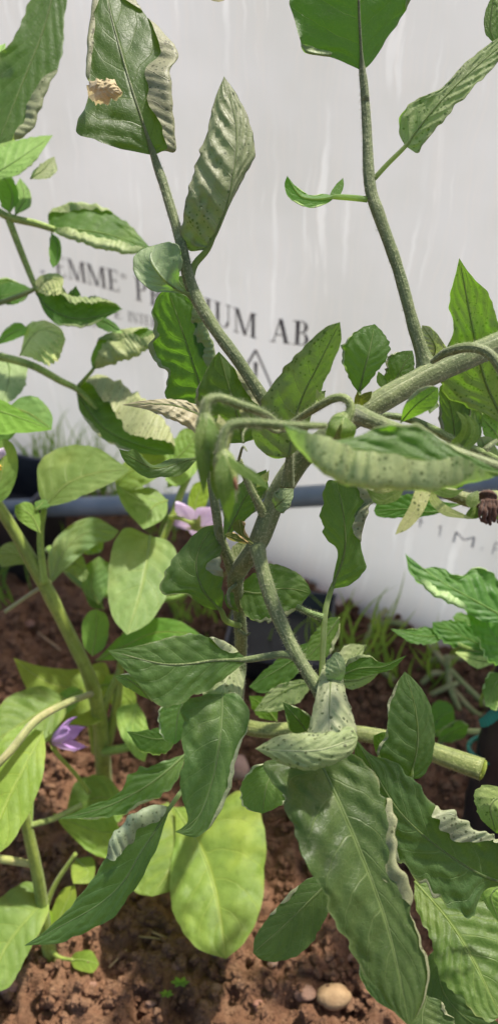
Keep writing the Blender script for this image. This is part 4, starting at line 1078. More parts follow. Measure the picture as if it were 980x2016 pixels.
leaf(T1, [(840, 1960, .40), (830, 2010, .395), (850, 2070, .39)], [(815, 1990), (810, 2040)], [(870, 1975), (895, 2030)], TL, teeth=.04, pr=4)
leaf(T1, [(760, 1850, .385), (735, 1915, .382), (775, 1992, .38)], [(715, 1885), (708, 1920), (735, 1965)], [(775, 1900), (785, 1950)], TL, teeth=.03, pr=4)
leaf(T1, [(1000, 1560, .40), (965, 1585, .395), (975, 1640, .40)], [(965, 1545, 2), (932, 1560, 0), (945, 1610, 0)], [(1000, 1600, 0), (995, 1640, 0)], TL, face=-1, teeth=.05, pr=4, color=(.95, 1.1, .6))
leaf(T1, [(985, 1745, .41), (965, 1765, .408), (990, 1830, .41)], [(948, 1738), (952, 1775)], [(1000, 1770), (1000, 1800)], TL, face=-1, teeth=.05, pr=4, color=(.8, 1.1, .4))
leaf(T1, [(442, 1062, .40), (462, 1020, .397), (488, 970, .395), (524, 924, .395)], [(440, 1030, 3), (448, 985, 4), (480, 945, 2)], [(470, 1035, 3), (500, 1005, 5), (526, 965, 4)], TL, teeth=.04, pr=4.5, rolls=[(1, .4, .8, 4, 180)])
leaf(T1, [(464, 1118, .425), (470, 1090, .425), (480, 1066, .425)], [(452, 1095), (462, 1072)], [(488, 1108), (500, 1085)], TL, face=-1, teeth=.04, pr=3)
for (m, e1, e2) in (([(498, 1070, .39), (478, 1055, .388), (470, 1022, .386)], [(462, 1046), (459, 1030)], [(482, 1046), (482, 1030)]),
                    ([(495, 1072, .39), (470, 1062, .388), (442, 1052, .387)], [(468, 1052), (452, 1048)], [(464, 1066), (450, 1060)])):
    leaf(T1, m, e1, e2, TL, teeth=0, pr=2.2, quilt=.3, color=(1.5, 1.05, .8), nv=4, n=18, ns=6)
# tightly curled small leaf at the fork and along the lower stem
leaf(T1, [(540, 1000, .382), (556, 985, .376), (578, 962, .378)], [(536, 978), (552, 962)], [(556, 1010), (575, 985)], TL, face=-1, teeth=.04, pr=2.5, color=(.7, .8, .65), quilt=1.4)
leaf(T1, [(470, 1205, .415), (455, 1192, .41), (450, 1165, .41)], [(448, 1195), (442, 1175)], [(462, 1185), (460, 1168)], TL, teeth=.02, rib=False, color=(1.3, 1.3, 1))
for (m, e1, e2, f, c) in (
    ([(940, 900, .46), (915, 905, .455), (880, 925, .45)], [(915, 892), (892, 905)], [(925, 922), (895, 938)], 1, (1.1, 1.2, .9)),
    ([(985, 905, .45), (960, 890, .445), (945, 860, .44)], [(950, 900), (938, 872)], [(978, 885), (962, 860)], -1, (1, 1.05, .8)),
    ([(930, 780, .47), (945, 800, .465), (950, 840, .46)], [(932, 808), (938, 835)], [(955, 795), (962, 825)], 1, (1.2, 1.3, .9)),
    ([(870, 960, .40), (895, 950, .395), (920, 925, .39)], [(885, 940), (905, 925)], [(900, 962), (922, 945)], 1, (1.1, 1.2, .9)),
    ([(690, 960, .42), (715, 975, .415), (735, 990, .41)], [(708, 962), (728, 972)], [(705, 985), (722, 995)], -1, (1.1, 1.05, .8)),
    ([(830, 770, .43), (850, 790, .425), (845, 815, .42)], [(835, 795)], [(862, 795)], 1, (1.1, 1.2, 1)),
    ([(640, 770, .41), (622, 780, .405), (612, 800, .40)], [(620, 770), (608, 788)], [(635, 795), (622, 808)], -1, (.9, 1.1, .6)),
    ([(680, 860, .40), (655, 858, .395), (630, 845, .39)], [(655, 845), (640, 838)], [(658, 872), (638, 862)], 1, (1, 1.3, .6))):
    leaf(T1, m, e1, e2, TL, face=f, teeth=.06, wav=.05, pr=3, color=c, n=26)
# greenery seen between the stems, further back on the same plant
for (m, e1, e2, f, c) in (
    ([(620, 1262, .50), (575, 1300, .50), (490, 1352, .50)], [(580, 1275), (530, 1310)], [(600, 1310), (560, 1350), (515, 1365)], 1, (1.2, 1.35, 1.2)),
    ([(668, 1215, .48), (640, 1255, .48), (600, 1300, .48)], [(640, 1220), (608, 1260)], [(665, 1250), (640, 1295)], 1, (1.2, 1.25, 1.2)),
    ([(620, 1340, .50), (570, 1355, .50), (500, 1400, .50)], [(575, 1340), (530, 1362)], [(590, 1378), (545, 1400)], -1, (1, 1.1, .9)),
    ([(720, 1270, .52), (690, 1300, .51), (645, 1330, .50)], [(690, 1270), (655, 1300)], [(705, 1300), (672, 1330)], -1, (1, 1.05, .85)),
    ([(545, 1420, .54), (520, 1390, .54), (490, 1370, .54)], [(520, 1415), (498, 1398)], [(545, 1395), (520, 1372)], 1, (1.6, 1.7, .9)),
    ([(365, 1375, .45), (350, 1410, .45), (345, 1465, .45)], [(325, 1385), (312, 1420), (325, 1455)], [(375, 1400), (372, 1440)], 1, (1.4, 1.5, 1.6)),
    ([(352, 1445, .47), (310, 1455, .47), (250, 1440, .47)], [(310, 1435), (275, 1440)], [(330, 1480), (280, 1478)], 1, (1, 1.1, .9)),
    ([(300, 1380, .44), (265, 1345, .43), (225, 1330, .43)], [(262, 1362), (238, 1345)], [(290, 1355), (258, 1328)], 1, (1.5, 1.5, 1.5))):
    leaf(T1, m, e1, e2, TL, face=f, teeth=.06, wav=.05, pr=3.5, color=c)

# --- top right
leaf(T1, [(713, 140, .39), (708, 60, .384), (704, -50, .376), (700, -220, .37)], [(688, 128, 0), (650, 112, -2), (602, 100, -2), (590, 60, 0), (570, 0, 4), (575, -90, 6), (630, -180, 3)],
     [(735, 118, 10), (765, 70, 22), (795, 20, 30), (815, -60, 30), (770, -160, 12)], TL, face=1, rolls=[(0, .14, .27, 9, 200)], teeth=.02, pr=8.5, color=(.9, 1.1, .7), quilt=.6, pet=[(719, 200, .391), (716, 165, .3905)])
leaf(T1, [(797, 288, .39), (845, 225, .386), (900, 165, .384), (1000, 75, .382)], [(785, 262, 8), (788, 230, 10), (815, 200, 8), (868, 175, 6), (920, 122, 4), (985, 72, 2)],
     [(822, 300, 2), (835, 275, 0), (885, 218, -4), (940, 165, -4), (985, 110, -2)], TL, face=-1, teeth=.05, pr=5, wav=.08, quilt=2, rolls=[(0, .25, .95, 8, -150)],
     pet=[(727, 362, .392), (760, 325, .391)], color=(.85, .95, .7))
leaf(T1, [(660, 388, .39), (625, 392, .388), (590, 385, .385), (565, 346, .382)], [(640, 402, 0), (605, 409, -3), (570, 390, -3), (560, 365, 0)], [(640, 382, 12), (612, 385, 14), (585, 370, 8)], TL, teeth=.02, pr=6, pet=[(722, 393, .392), (695, 390, .391)],
     color=(1.1, 1.4, .8), quilt=.5)
leaf(T1, [(648, 386, .392), (664, 375, .393), (675, 350, .394)], [(652, 376), (662, 362)], [(668, 384), (676, 366)], TL, teeth=.02, rib=False, color=(1.2, 1.4, 1))
leaf(T1, [(985, 95, .39), (965, 60, .388), (972, -20, .386)], [(958, 70), (955, 25)], [(990, 60), (992, 10)], TL, face=-1, teeth=.03, pr=4, color=(.6, .8, .4))
leaf(T1, [(428, -25, .39), (428, -8, .388), (430, 4, .387)], [(418, -12), (416, 0)], [(440, -12), (442, 0)], TL, teeth=.02, rib=False, dry=.6)

# ------------------------------------------------------------------ tomato plant behind on the left
r2 = G(-120, 1500)
T2 = thing('tomato_plant', r2, 'tomato plant with blurred pale rolled leaves in front of the printed lettering', 'tomato plant')
T2['leaf_tilt'] = 0.4
tube('main_stem', T2, [(-120, 1505, ground_d(1500), 18), (-110, 1200, .72, 17), (-80, 900, .63, 16), (-70, 600, .60, 14), (-60, 380, .58, 12), (-70, 120, .56, 9), (-80, -60, .55, 7)], TS, n=50)
tube('branch', T2, [(-62, 400, .58, 9), (-20, 408, .58, 8), (20, 428, .58, 7.5), (70, 440, .58, 7), (108, 452, .58, 6)], TS, color=(1.7, 1.9, 1.1))
tube('branch', T2, [(15, 424, .58, 7), (40, 490, .585, 6.5), (62, 545, .59, 6), (75, 575, .59, 5)], TS, color=(1.6, 1.8, 1.1))
tube('branch', T2, [(-75, 690, .61, 9), (-10, 700, .61, 8.5), (60, 718, .60, 8), (120, 750, .60, 7), (160, 772, .60, 6), (215, 830, .60, 5)], TS, color=(1.8, 2.0, 1.1))
tube('branch', T2, [(-70, 620, .60, 7), (-10, 600, .60, 5.5), (50, 578, .59, 4.5), (75, 565, .59, 4)], TS, color=(1.1, 1.2, .9))
for kw in (
    dict(mid=[(112, -60, .52), (92, 40, .515), (50, 150, .51), (-5, 285, .505)], e1=[(60, 0, 0), (28, 75, -4), (5, 110, 0), (-20, 180, 4)], e2=[(132, -30, 4), (128, 60, 6), (118, 110, 8), (85, 195, 6), (52, 262, 2)], face=1,
         rolls=[(1, .5, .92, 10, 190)], color=(.85, .85, .85), tilt=0.0),
    dict(mid=[(-25, 150, .52), (5, 138, .515), (30, 140, .51)], e1=[(-5, 110), (18, 118)], e2=[(0, 155), (22, 152)], face=-1),
    dict(mid=[(-20, 120, .53), (0, 105, .53), (12, 85, .53)], e1=[(-10, 95)], e2=[(8, 108)], face=-1, color=(.8, 1.1, .6)),
    dict(mid=[(98, 450, .58), (150, 452, .575), (215, 462, .575), (300, 492, .575)], e1=[(98, 420, 4), (140, 408, 8), (195, 408, 8), (245, 432, 6), (280, 470, 2)], e2=[(130, 468, -3), (190, 485, -5), (250, 500, -4)], face=1,
         rolls=[(1, .05, .95, 11, 200), (0, .1, .6, 7, 200)], color=(.9, 1.05, .8), pr=6),
    dict(mid=[(-30, 355, .57), (30, 318, .56), (105, 266, .555)], e1=[(-10, 300, 0), (40, 275, 2), (75, 268, 0)], e2=[(20, 350, 4), (60, 325, 6), (85, 295, 2)], face=-1, color=(.7, 1.0, .5)),
    dict(mid=[(60, 352, .57), (85, 335, .565), (108, 308, .56)], e1=[(68, 335), (92, 315)], e2=[(92, 352), (112, 335)], face=-1),
    dict(mid=[(20, 420, .58), (25, 380, .575), (0, 335, .57)], e1=[(0, 400), (-10, 360)], e2=[(38, 390), (25, 350)], face=1, color=(1.4, 1.6, 1.1)),
    dict(mid=[(30, 425, .585), (48, 390, .58), (40, 350, .58)], e1=[(30, 400), (30, 370)], e2=[(58, 405), (58, 375)], face=-1, color=(.7, 1, .5)),
    dict(mid=[(102, 458, .585), (115, 490, .58), (105, 528, .58)], e1=[(118, 475), (120, 510)], e2=[(98, 480), (98, 510)], face=1, color=(1.2, 1.5, 1)),
    dict(mid=[(72, 578, .59), (105, 612, .58), (165, 628, .575), (242, 608, .575)], e1=[(80, 556, 6), (108, 560, 10), (140, 592, 8), (210, 600, 3)], e2=[(90, 618, 0), (120, 640, 0), (170, 642, 0), (215, 622, 0)], face=1,
         rolls=[(0, .0, .97, 15, 170)], color=(1.0, 1.1, .85), quilt=1.6),
    dict(mid=[(74, 574, .585), (92, 552, .575), (118, 552, .57), (122, 578, .572)], e1=[(72, 552, 0), (95, 538, 0), (124, 545, 0)], e2=[(88, 580, 0), (108, 582, 0)], face=-1, quilt=2.5, color=(1.15, 1.15, .9)),
    dict(mid=[(140, 600, .59), (145, 580, .59), (150, 562, .59)], e1=[(132, 585)], e2=[(160, 588)], face=1, color=(.9, 1.1, .7)),
    dict(mid=[(180, 625, .59), (210, 635, .585), (242, 655, .585)], e1=[(200, 622), (225, 635)], e2=[(198, 645), (225, 655)], face=-1, color=(.8, 1.1, .6)),
    dict(mid=[(40, 700, .60), (62, 665, .59), (88, 650, .585), (130, 668, .585)], e1=[(55, 640, 0), (85, 632, 2), (118, 645, 2)], e2=[(65, 705, 3), (100, 722, 5), (118, 700, 4)], face=-1, quilt=1.6, color=(1.4, 1.42, 1.05), bulge=(.2, .2)),  # extra bright tint makes up for the shadow this leaf sits in
    dict(mid=[(-10, 680, .60), (25, 655, .595), (55, 645, .59)], e1=[(10, 650), (35, 635)], e2=[(20, 672), (45, 662)], face=1, color=(1.3, 1.5, 1.2)),
    dict(mid=[(183, 728, .60), (200, 688, .59), (245, 668, .585), (310, 655, .585)], e1=[(180, 700, 3), (200, 668, 5), (250, 655, 5), (290, 648, 2)], e2=[(206, 720, 0), (255, 700, 0), (300, 680, 0)], face=1, wav=.08,
         rolls=[(1, .05, .98, 17, 175), (0, .3, .9, 8, 180)], pet=[(155, 760, .60)], color=(1.0, 1.1, .8)),
    dict(mid=[(150, 768, .60), (200, 838, .59), (262, 872, .585), (345, 895, .585)], e1=[(188, 757, 8), (240, 785, 10), (295, 832, 8), (330, 870, 3)], e2=[(160, 812, 0), (200, 862, -3), (245, 884, -3), (300, 895, 0)], face=1, quilt=1.4,
         rolls=[(0, .0, .98, 34, 172)], color=(1.0, 1.0, .85), bulge=(.2, .1)),
    dict(mid=[(245, 800, .62), (295, 840, .615), (345, 875, .61)], e1=[(280, 798), (325, 840)], e2=[(262, 838), (308, 872)], face=-1, quilt=1.6, color=(1, 1, .8)),
    dict(mid=[(200, 790, .61), (225, 775, .605), (248, 785, .60)], e1=[(205, 765), (228, 762)], e2=[(222, 795), (242, 798)], face=-1, color=(1, 1.1, .8)),
    dict(mid=[(-25, 590, .60), (25, 578, .60), (62, 568, .60)], e1=[(5, 560), (40, 558)], e2=[(20, 600), (50, 590)], face=1, color=(1.2, 1.5, 1)),
    dict(mid=[(-20, 565, .61), (15, 555, .61), (48, 562, .61)], e1=[(10, 548)], e2=[(15, 570)], face=1, color=(1.2, 1.4, 1)),
    dict(mid=[(5, 695, .62), (20, 730, .615), (5, 800, .61)], e1=[(50, 715), (45, 770)], e2=[(-15, 720), (-20, 780)], face=-1, color=(.95, 1.1, .85)),
    dict(mid=[(-10, 330, .59), (10, 300, .585), (30, 275, .58)], e1=[(-15, 300), (10, 272)], e2=[(20, 315), (38, 290)], face=-1, color=(.75, 1, .5))):
    m_, a_, b_ = kw.pop('mid'), kw.pop('e1'), kw.pop('e2')
    kw.setdefault('pr', 4)
    kw['color'] = tuple(c * (1.25 if kw.get('face') == -1 else 1.1) for c in kw.get('color', (1, 1, 1)))  # tints raised to paint a sunlit paleness, more on undersides
    kw.setdefault('tilt', .85 if kw.get('face') == -1 else .4)
    leaf(T2, m_, a_, b_, TL, teeth=.05, **kw)

# ------------------------------------------------------------------ eggplants
r3 = G(206, 1575)
E1 = thing('eggplant', r3, 'eggplant with thick yellow-green leaning stem and broad pale leaves', 'eggplant')
E1['leaf_tilt'] = 0.5
EST = MAT['eggplant_stem']
tube('main_stem', E1, [(208, 1585, ground_d(1575), 17), (203, 1500, .70, 16), (196, 1410, .655, 15), (175, 1330, .63, 13.5), (130, 1235, .61, 12.5), (82, 1140, .595, 14), (40, 1065, .585, 12), (0, 1000, .575, 12), (-50, 920, .56, 10)], EST, n=60, sides=14, wob=.05)
tube('branch', E1, [(203, 1500, .70, 10), (228, 1400, .66, 9), (236, 1330, .65, 8), (250, 1240, .63, 7), (300, 1110, .62, 7), (335, 1030, .62, 7), (365, 950, .63, 7), (405, 880, .64, 6)], EST, n=40)
tube('branch', E1, [(190, 1480, .70, 10), (178, 1410, .685, 9), (165, 1360, .68, 7)], EST, color=(1.3, 1.2, .9))
tube('branch', E1, [(88, 1150, .592, 9), (80, 1060, .585, 7), (88, 1000, .58, 6)], EST, color=(1.1, 1.2, 1.1))
tube('branch', E1, [(200, 1400, .65, 7), (300, 1180, .64, 6)], EST)
tube('branch', E1, [(205, 1480, .68, 9), (255, 1470, .66, 8), (310, 1448, .65, 7)], EST, color=(.9, 1.1, 1))
tube('stalk', E1, [(180, 1366, .62, 6), (130, 1385, .58, 7), (70, 1420, .55, 8), (20, 1480, .53, 8), (-30, 1530, .52, 8)], MAT['weed_stalk'], n=30)
tube('stalk', E1, [(100, 1145, .60, 5), (60, 1170, .60, 4), (10, 1205, .60, 4)], MAT['weed_stalk'])
tube('stalk', E1, [(400, 1145, .66, 6), (330, 1180, .66, 6), (180, 1160, .66, 8), (95, 1080, .68, 8)], EST, color=(.8, 1, 1.1))
for (m, e1, e2, kw) in (
    ([(88, 998, .58), (135, 952, .57), (190, 932, .565), (255, 925, .56)], [(75, 960, 4), (80, 905, 8), (130, 878, 8), (190, 882, 5), (228, 905, 2)], [(130, 990, -2), (190, 965, -3), (230, 945, -1)], dict(color=(1.15, 1.1, 1.35), quilt=.5)),
    ([(296, 1055, .59), (285, 1130, .58), (270, 1190, .575), (250, 1250, .572)], [(250, 1040, 2), (222, 1075, 4), (212, 1150, 4), (222, 1215, 2)], [(335, 1068, 2), (352, 1110, 5), (330, 1170, 6), (295, 1225, 3)], dict(color=(1.1, 1.1, 1.3), quilt=.6, pr=6)),
    ([(330, 985, .60), (300, 1000, .59), (283, 1042, .585)], [(300, 960, 5), (255, 965, 4), (228, 955, 0), (245, 1000, 0)], [(328, 1010, 3), (310, 1030, 3)], dict(color=(.85, 1, .6), face=-1)),
    ([(228, 960, .61), (255, 930, .605), (330, 900, .60)], [(228, 930), (262, 895), (300, 885)], [(258, 965), (310, 940)], dict(color=(1.1, 1.1, 1.1))),
    ([(-40, 800, .55), (10, 812, .54), (55, 828, .535), (103, 846, .53)], [(-10, 785), (25, 798), (70, 828)], [(-10, 850), (40, 852), (75, 850)], dict(color=(.9, 1.1, .5), face=-1)),
    ([(20, 800, .56), (60, 815, .555), (103, 845, .545)], [(42, 782, 5), (75, 782, 6), (102, 815, 4)], [(40, 825), (75, 838)], dict(color=(.7, .85, .9))),
    ([(-20, 1000, .57), (5, 930, .56), (10, 862, .555)], [(-30, 960), (-25, 890)], [(18, 975), (36, 925), (30, 880)], dict(color=(1, 1.1, 1))),
    ([(-30, 880, .58), (0, 850, .575), (35, 840, .57)], [(-10, 840), (15, 832)], [(5, 875), (30, 855)], dict(color=(.6, .85, .7))),
    ([(182, 1292, .60), (190, 1245, .595), (190, 1200, .59)], [(165, 1270), (162, 1230), (175, 1205)], [(205, 1275), (215, 1235), (208, 1208)], dict(color=(.7, .9, .6), quilt=.4)),
    ([(190, 1300, .62), (240, 1275, .60), (310, 1245, .59), (395, 1250, .585)], [(240, 1250), (295, 1218), (345, 1220), (375, 1235)], [(240, 1300), (320, 1300), (370, 1280)], dict(color=(.6, .85, .5), quilt=.5)),
    ([(222, 1345, .67), (150, 1355, .665), (80, 1335, .66), (28, 1296, .655)], [(205, 1305, 4), (150, 1318, 5), (85, 1312, 3)], [(205, 1415, 0), (150, 1428, -2), (90, 1405, -2), (55, 1360, 0)], dict(color=(1.15, 1.15, .55), quilt=.5)),
    ([(270, 1395, .67), (240, 1360, .665), (210, 1330, .66)], [(230, 1395), (200, 1360)], [(265, 1360), (240, 1328)], dict(color=(1.1, 1.1, .6))),
    ([(130, 1375, .60), (85, 1400, .59), (20, 1440, .58), (-25, 1470, .575)], [(90, 1352, 3), (40, 1360, 4), (0, 1390, 2)], [(128, 1410), (100, 1455), (55, 1475), (10, 1480)], dict(color=(1, 1.05, .8))),
    ([(165, 1360, .64), (140, 1370, .64), (105, 1405, .64)], [(140, 1352), (110, 1375)], [(152, 1388), (122, 1412)], dict(color=(.8, 1, .7))),
    ([(85, 1440, .54), (50, 1510, .53), (10, 1590, .525), (-30, 1690, .52)], [(40, 1430, 4), (0, 1460, 5), (-40, 1540, 5)], [(90, 1480, 4), (78, 1550, 4), (40, 1635, 2), (5, 1675, 0)], dict(color=(1.05, 1.1, .6), quilt=.5, pr=5)),
    ([(270, 1385, .63), (262, 1440, .625), (285, 1500, .62)], [(232, 1395), (235, 1440), (262, 1485)], [(285, 1410), (295, 1460)], dict(color=(1, 1.1, .9))),
    ([(245, 1600, .66), (200, 1570, .65), (130, 1600, .64)], [(238, 1560, 3), (200, 1525, 4), (150, 1540, 3)], [(230, 1620), (180, 1625)], dict(color=(.65, .85, .5))),
    ([(240, 1640, .64), (185, 1635, .63), (105, 1602, .62)], [(215, 1600), (160, 1600)], [(238, 1690), (190, 1685), (140, 1645)], dict(color=(1, 1.1, .55))),
    ([(330, 1580, .63), (345, 1640, .62), (340, 1700, .61), (300, 1765, .605)], [(285, 1600, 2), (250, 1660, 2), (250, 1730, 1), (270, 1758, 0)], [(365, 1610, 3), (375, 1680, 3), (350, 1745, 1)], dict(color=(1.0, 1.05, .65), quilt=.8, pr=5)),
    ([(345, 1590, .61), (395, 1670, .598), (425, 1760, .588), (445, 1888, .578)], [(420, 1582, 4), (475, 1558, 6), (512, 1600, 6), (524, 1680, 5), (515, 1780, 3), (485, 1850, 1)], [(345, 1650, 0), (335, 1720, -2), (342, 1800, -2), (385, 1865, 0)],
     dict(color=(1.0, 1.05, .68), quilt=.9, pr=5, bulge=(.12, .12))),
    ([(345, 905, .62), (370, 880, .615), (395, 845, .61)], [(338, 880), (360, 845)], [(375, 905), (405, 880)], dict(color=(1.05, 1.1, 1.3))),
    ([(380, 1020, .64), (388, 980, .635), (405, 945, .63)], [(370, 990), (380, 955)], [(402, 1000), (415, 965)], dict(color=(1.1, 1.2, .4), face=-1)),
    ([(395, 890, .63), (360, 930, .625), (325, 945, .62)], [(355, 895), (330, 920)], [(390, 925), (350, 958)], dict(color=(1, 1.1, .9))),
    ([(330, 960, .635), (345, 935, .63), (358, 905, .63)], [(330, 935), (342, 908)], [(358, 950), (368, 920)], dict(color=(.9, 1.1, .4), face=-1)),
    ([(80, 1050, .57), (62, 1015, .567), (30, 995, .565)], [(52, 1035), (32, 1015)], [(78, 1010), (55, 988)], dict(color=(.85, 1.05, .5), face=-1)),
    ([(85, 1000, .575), (70, 1005, .57), (95, 980, .57)], [(68, 990)], [(98, 998)], dict(color=(.8, 1, .9))),
    ([(100, 1150, .64), (130, 1080, .64), (190, 1040, .635), (235, 1045, .63)], [(95, 1100), (120, 1050), (180, 1018)], [(140, 1110), (185, 1075), (220, 1062)], dict(color=(1, 1, 1.5), wav=.1, quilt=1.5)),
    ([(150, 1085, .66), (175, 1060, .655), (205, 1062, .65)], [(155, 1050), (185, 1035)], [(172, 1092), (200, 1085)], dict(color=(.7, .85, .9), wav=.1)),
    ([(120, 1120, .65), (150, 1110, .645), (175, 1130, .64)], [(128, 1095), (160, 1092)], [(140, 1130), (165, 1145)], dict(color=(1, 1, 1.3), wav=.1)),
    ([(300, 985, .66), (275, 970, .655), (240, 990, .65)], [(275, 952), (248, 962)], [(285, 1000), (255, 1010)], dict(color=(.9, 1, .7))),
    ([(170, 1130, .67), (200, 1120, .665), (235, 1135, .66)], [(185, 1105), (215, 1108)], [(190, 1140), (220, 1150)], dict(color=(.8, 1, .6))),
    ([(60, 1110, .63), (30, 1090, .625), (-10, 1095, .62)], [(32, 1070), (8, 1072)], [(35, 1112), (5, 1115)], dict(color=(.8, .9, 1.1))),
    ([(300, 860, .64), (335, 880, .635), (365, 915, .63)], [(330, 855), (362, 882)], [(318, 895), (345, 920)], dict(color=(1.1, 1.15, 1.1))),
    ([(195, 1190, .66), (180, 1150, .655), (195, 1095, .65)], [(165, 1165), (165, 1120)], [(212, 1160), (215, 1115)], dict(color=(.75, .85, 1.1))),
    ([(205, 1200, .67), (190, 1175, .67), (165, 1165, .67)], [(180, 1195)], [(195, 1160)], dict(color=(.5, .7, .5)))):
    kw.setdefault('pr', 4)
    kw.setdefault('wav', .035)
    leaf(E1, m, e1, e2, ES, teeth=.015, nv=6, **kw)

def flower(parent, c, ax, size, depth, npet, stalk, face_dir, open_=1.0, cup=0.0):
    """five-lobed pleated corolla; c pixel centre; face_dir world direction the flower faces"""
    ctr = W(c[0], c[1], depth)
    f = np.array(face_dir, float); f /= np.linalg.norm(f)
    u = np.cross(f, (0, 0, 1.0)); u /= np.linalg.norm(u); v = np.cross(f, u)
    R = size / 2 * depth / FPX
    fl = tube('flower', parent, [(*stalk[0], 5)] + [(*p, 4) for p in stalk[1:]] + [(c[0], c[1], depth, 9)], MAT['eggplant_rib'], n=24, sides=8)
    for k in range(npet):
        a0 = 2 * math.pi * k / npet + ax
        V = []; F = []; nr, nc_ = 12, 9
        for i in range(nr):
            r = i / (nr - 1)
            for j in range(nc_):
                s = j / (nc_ - 1) * 2 - 1
                half = math.pi / npet * (1.0 if r < .55 else (1 - ((r - .55) / .45) ** 1.6))
                a = a0 + s * half * 1.02
                h = -0.28 * (1 - r) ** 1.5 + 0.16 * (1 - abs(s)) * r - 0.25 * max(0, r - .6) * (1 - open_ * .3)
                rr = R * (0.1 + 0.9 * r) * (1 + 0.05 * math.cos(s * 5 + k))
                rr *= 1 - 0.38 * cup * r
                h += cup * (0.85 * r ** 1.3 + 0.10 * math.sin(7 * s + 2 * k) * r)
                V.append(ctr + rr * (math.cos(a) * u + math.sin(a) * v) + f * (h + 0.02 * math.sin(9 * s + k)) * R)
        for i in range(nr - 1):
            for j in range(nc_ - 1):
                q = i * nc_ + j
                F.append((q, q + 1, q + nc_ + 1, q + nc_))
        pt = mesh_obj('petal', V, F, MAT['petal'], fl)
        if cup: pt.color = (.72, .5, .82, 1)
    for k in range(5):
        a = 2 * math.pi * k / 5 + ax + .6
        p = [ctr + f * (-0.1 * R + 0.5 * R * t) + (0.1 + .05 * t) * R * (math.cos(a) * u + math.sin(a) * v) for t in (0, .5, 1)]
        if not cup: w_tube('anther', fl, np.array(p), [R * .07, R * .08, R * .03], MAT['anther'], 7)
        a += .3
        V = []
        for t in np.linspace(0, 1, 7):
            b = ctr - f * (0.34 - 0.22 * t) * R
            d_ = math.cos(a) * u + math.sin(a) * v; s_ = -math.sin(a) * u + math.cos(a) * v
            wd = 0.13 * R * (1 - t) ** .7
            V += [b + d_ * R * .55 * t + s_ * wd, b + d_ * R * .55 * t - f * R * .03, b + d_ * R * .55 * t - s_ * wd]
        F = []
        for i in range(6): F += [(3 * i, 3 * i + 1, 3 * i + 4, 3 * i + 3), (3 * i + 1, 3 * i + 2, 3 * i + 5, 3 * i + 4)]
        mesh_obj('calyx_lobe', V, F, MAT['eggplant_rib'], fl)
    return fl
flower(E1, (392, 1025), .3, 128, .615, 5, [(335, 1018, .62), (352, 1020, .605), (375, 1028, .60)], (.2, .8, .3))
flower(E1, (-8, 918), .2, 76, .56, 5, [(-60, 930, .56), (-40, 925, .56)], (.4, -.4, .1))

r4 = G(100, 1895)
E2 = thing('eggplant', r4, 'smaller eggplant with purple flower and bright leaves above bare soil', 'eggplant')
E2['leaf_tilt'] = 0.5
tube('main_stem', E2, [(104, 1900, ground_d(1895), 15), (90, 1830, .60, 13), (76, 1730, .585, 12), (52, 1620, .57, 11), (40, 1560, .56, 9), (30, 1480, .55, 7)], EST, n=36)
tube('branch', E2, [(-30, 1688, .585, 8), (20, 1694, .585, 8), (68, 1702, .585, 7)], MAT['weed_stalk'], color=(1.3, 1.3, 1))
tube('branch', E2, [(60, 1625, .57, 6), (105, 1612, .60, 6), (160, 1585, .62, 5)], EST, color=(.9, .9, 1.4))
tube('branch', E2, [(58, 1640, .575, 6), (62, 1570, .58, 5), (60, 1540, .58, 4)], EST, color=(.9, 1, 1))
tube('branch', E2, [(98, 1870, .605, 6), (118, 1885, .605, 4), (145, 1890, .60, 3)], EST)
tube('branch', E2, [(85, 1800, .60, 6), (110, 1740, .60, 5), (150, 1680, .60, 4)], EST)
for (m, e1, e2, kw) in (
    ([(95, 1770, .58), (55, 1810, .57), (10, 1870, .565), (-30, 1960, .56)], [(60, 1735, 3), (10, 1760, 4), (-40, 1830, 4)], [(95, 1800, 0), (60, 1870, 0), (20, 1940, 0)], dict(color=(.95, 1, .8), quilt=.6)),
    ([(138, 1890, .605), (165, 1890, .60), (196, 1898, .598)], [(150, 1875), (180, 1872)], [(150, 1908), (182, 1915)], dict(color=(1.1, 1.15, .6), quilt=.3)),
    ([(80, 1830, .60), (92, 1812, .598), (90, 1788, .596)], [(76, 1815), (78, 1795)], [(102, 1815), (102, 1795)], dict(color=(1.3, 1.3, .5), quilt=.3)),
    ([(100, 1850, .605), (125, 1790, .60), (148, 1742, .598)], [(98, 1810), (120, 1755)], [(130, 1815), (150, 1775)], dict(color=(1.1, 1.15, .5), quilt=.4)),
    ([(150, 1690, .62), (175, 1720, .615), (145, 1740, .61)], [(185, 1690), (182, 1735)], [(140, 1712)], dict(color=(.9, 1, .5), quilt=.4))):
    leaf(E2, m, e1, e2, ES, teeth=.015, wav=.03, nv=6, pr=4, **kw)
flower(E2, (116, 1456), .1, 104, .585, 5, [(175, 1560, .63), (150, 1525, .61), (118, 1490, .59), (104, 1468, .587)], (.90, .05, .30), .6, .95)

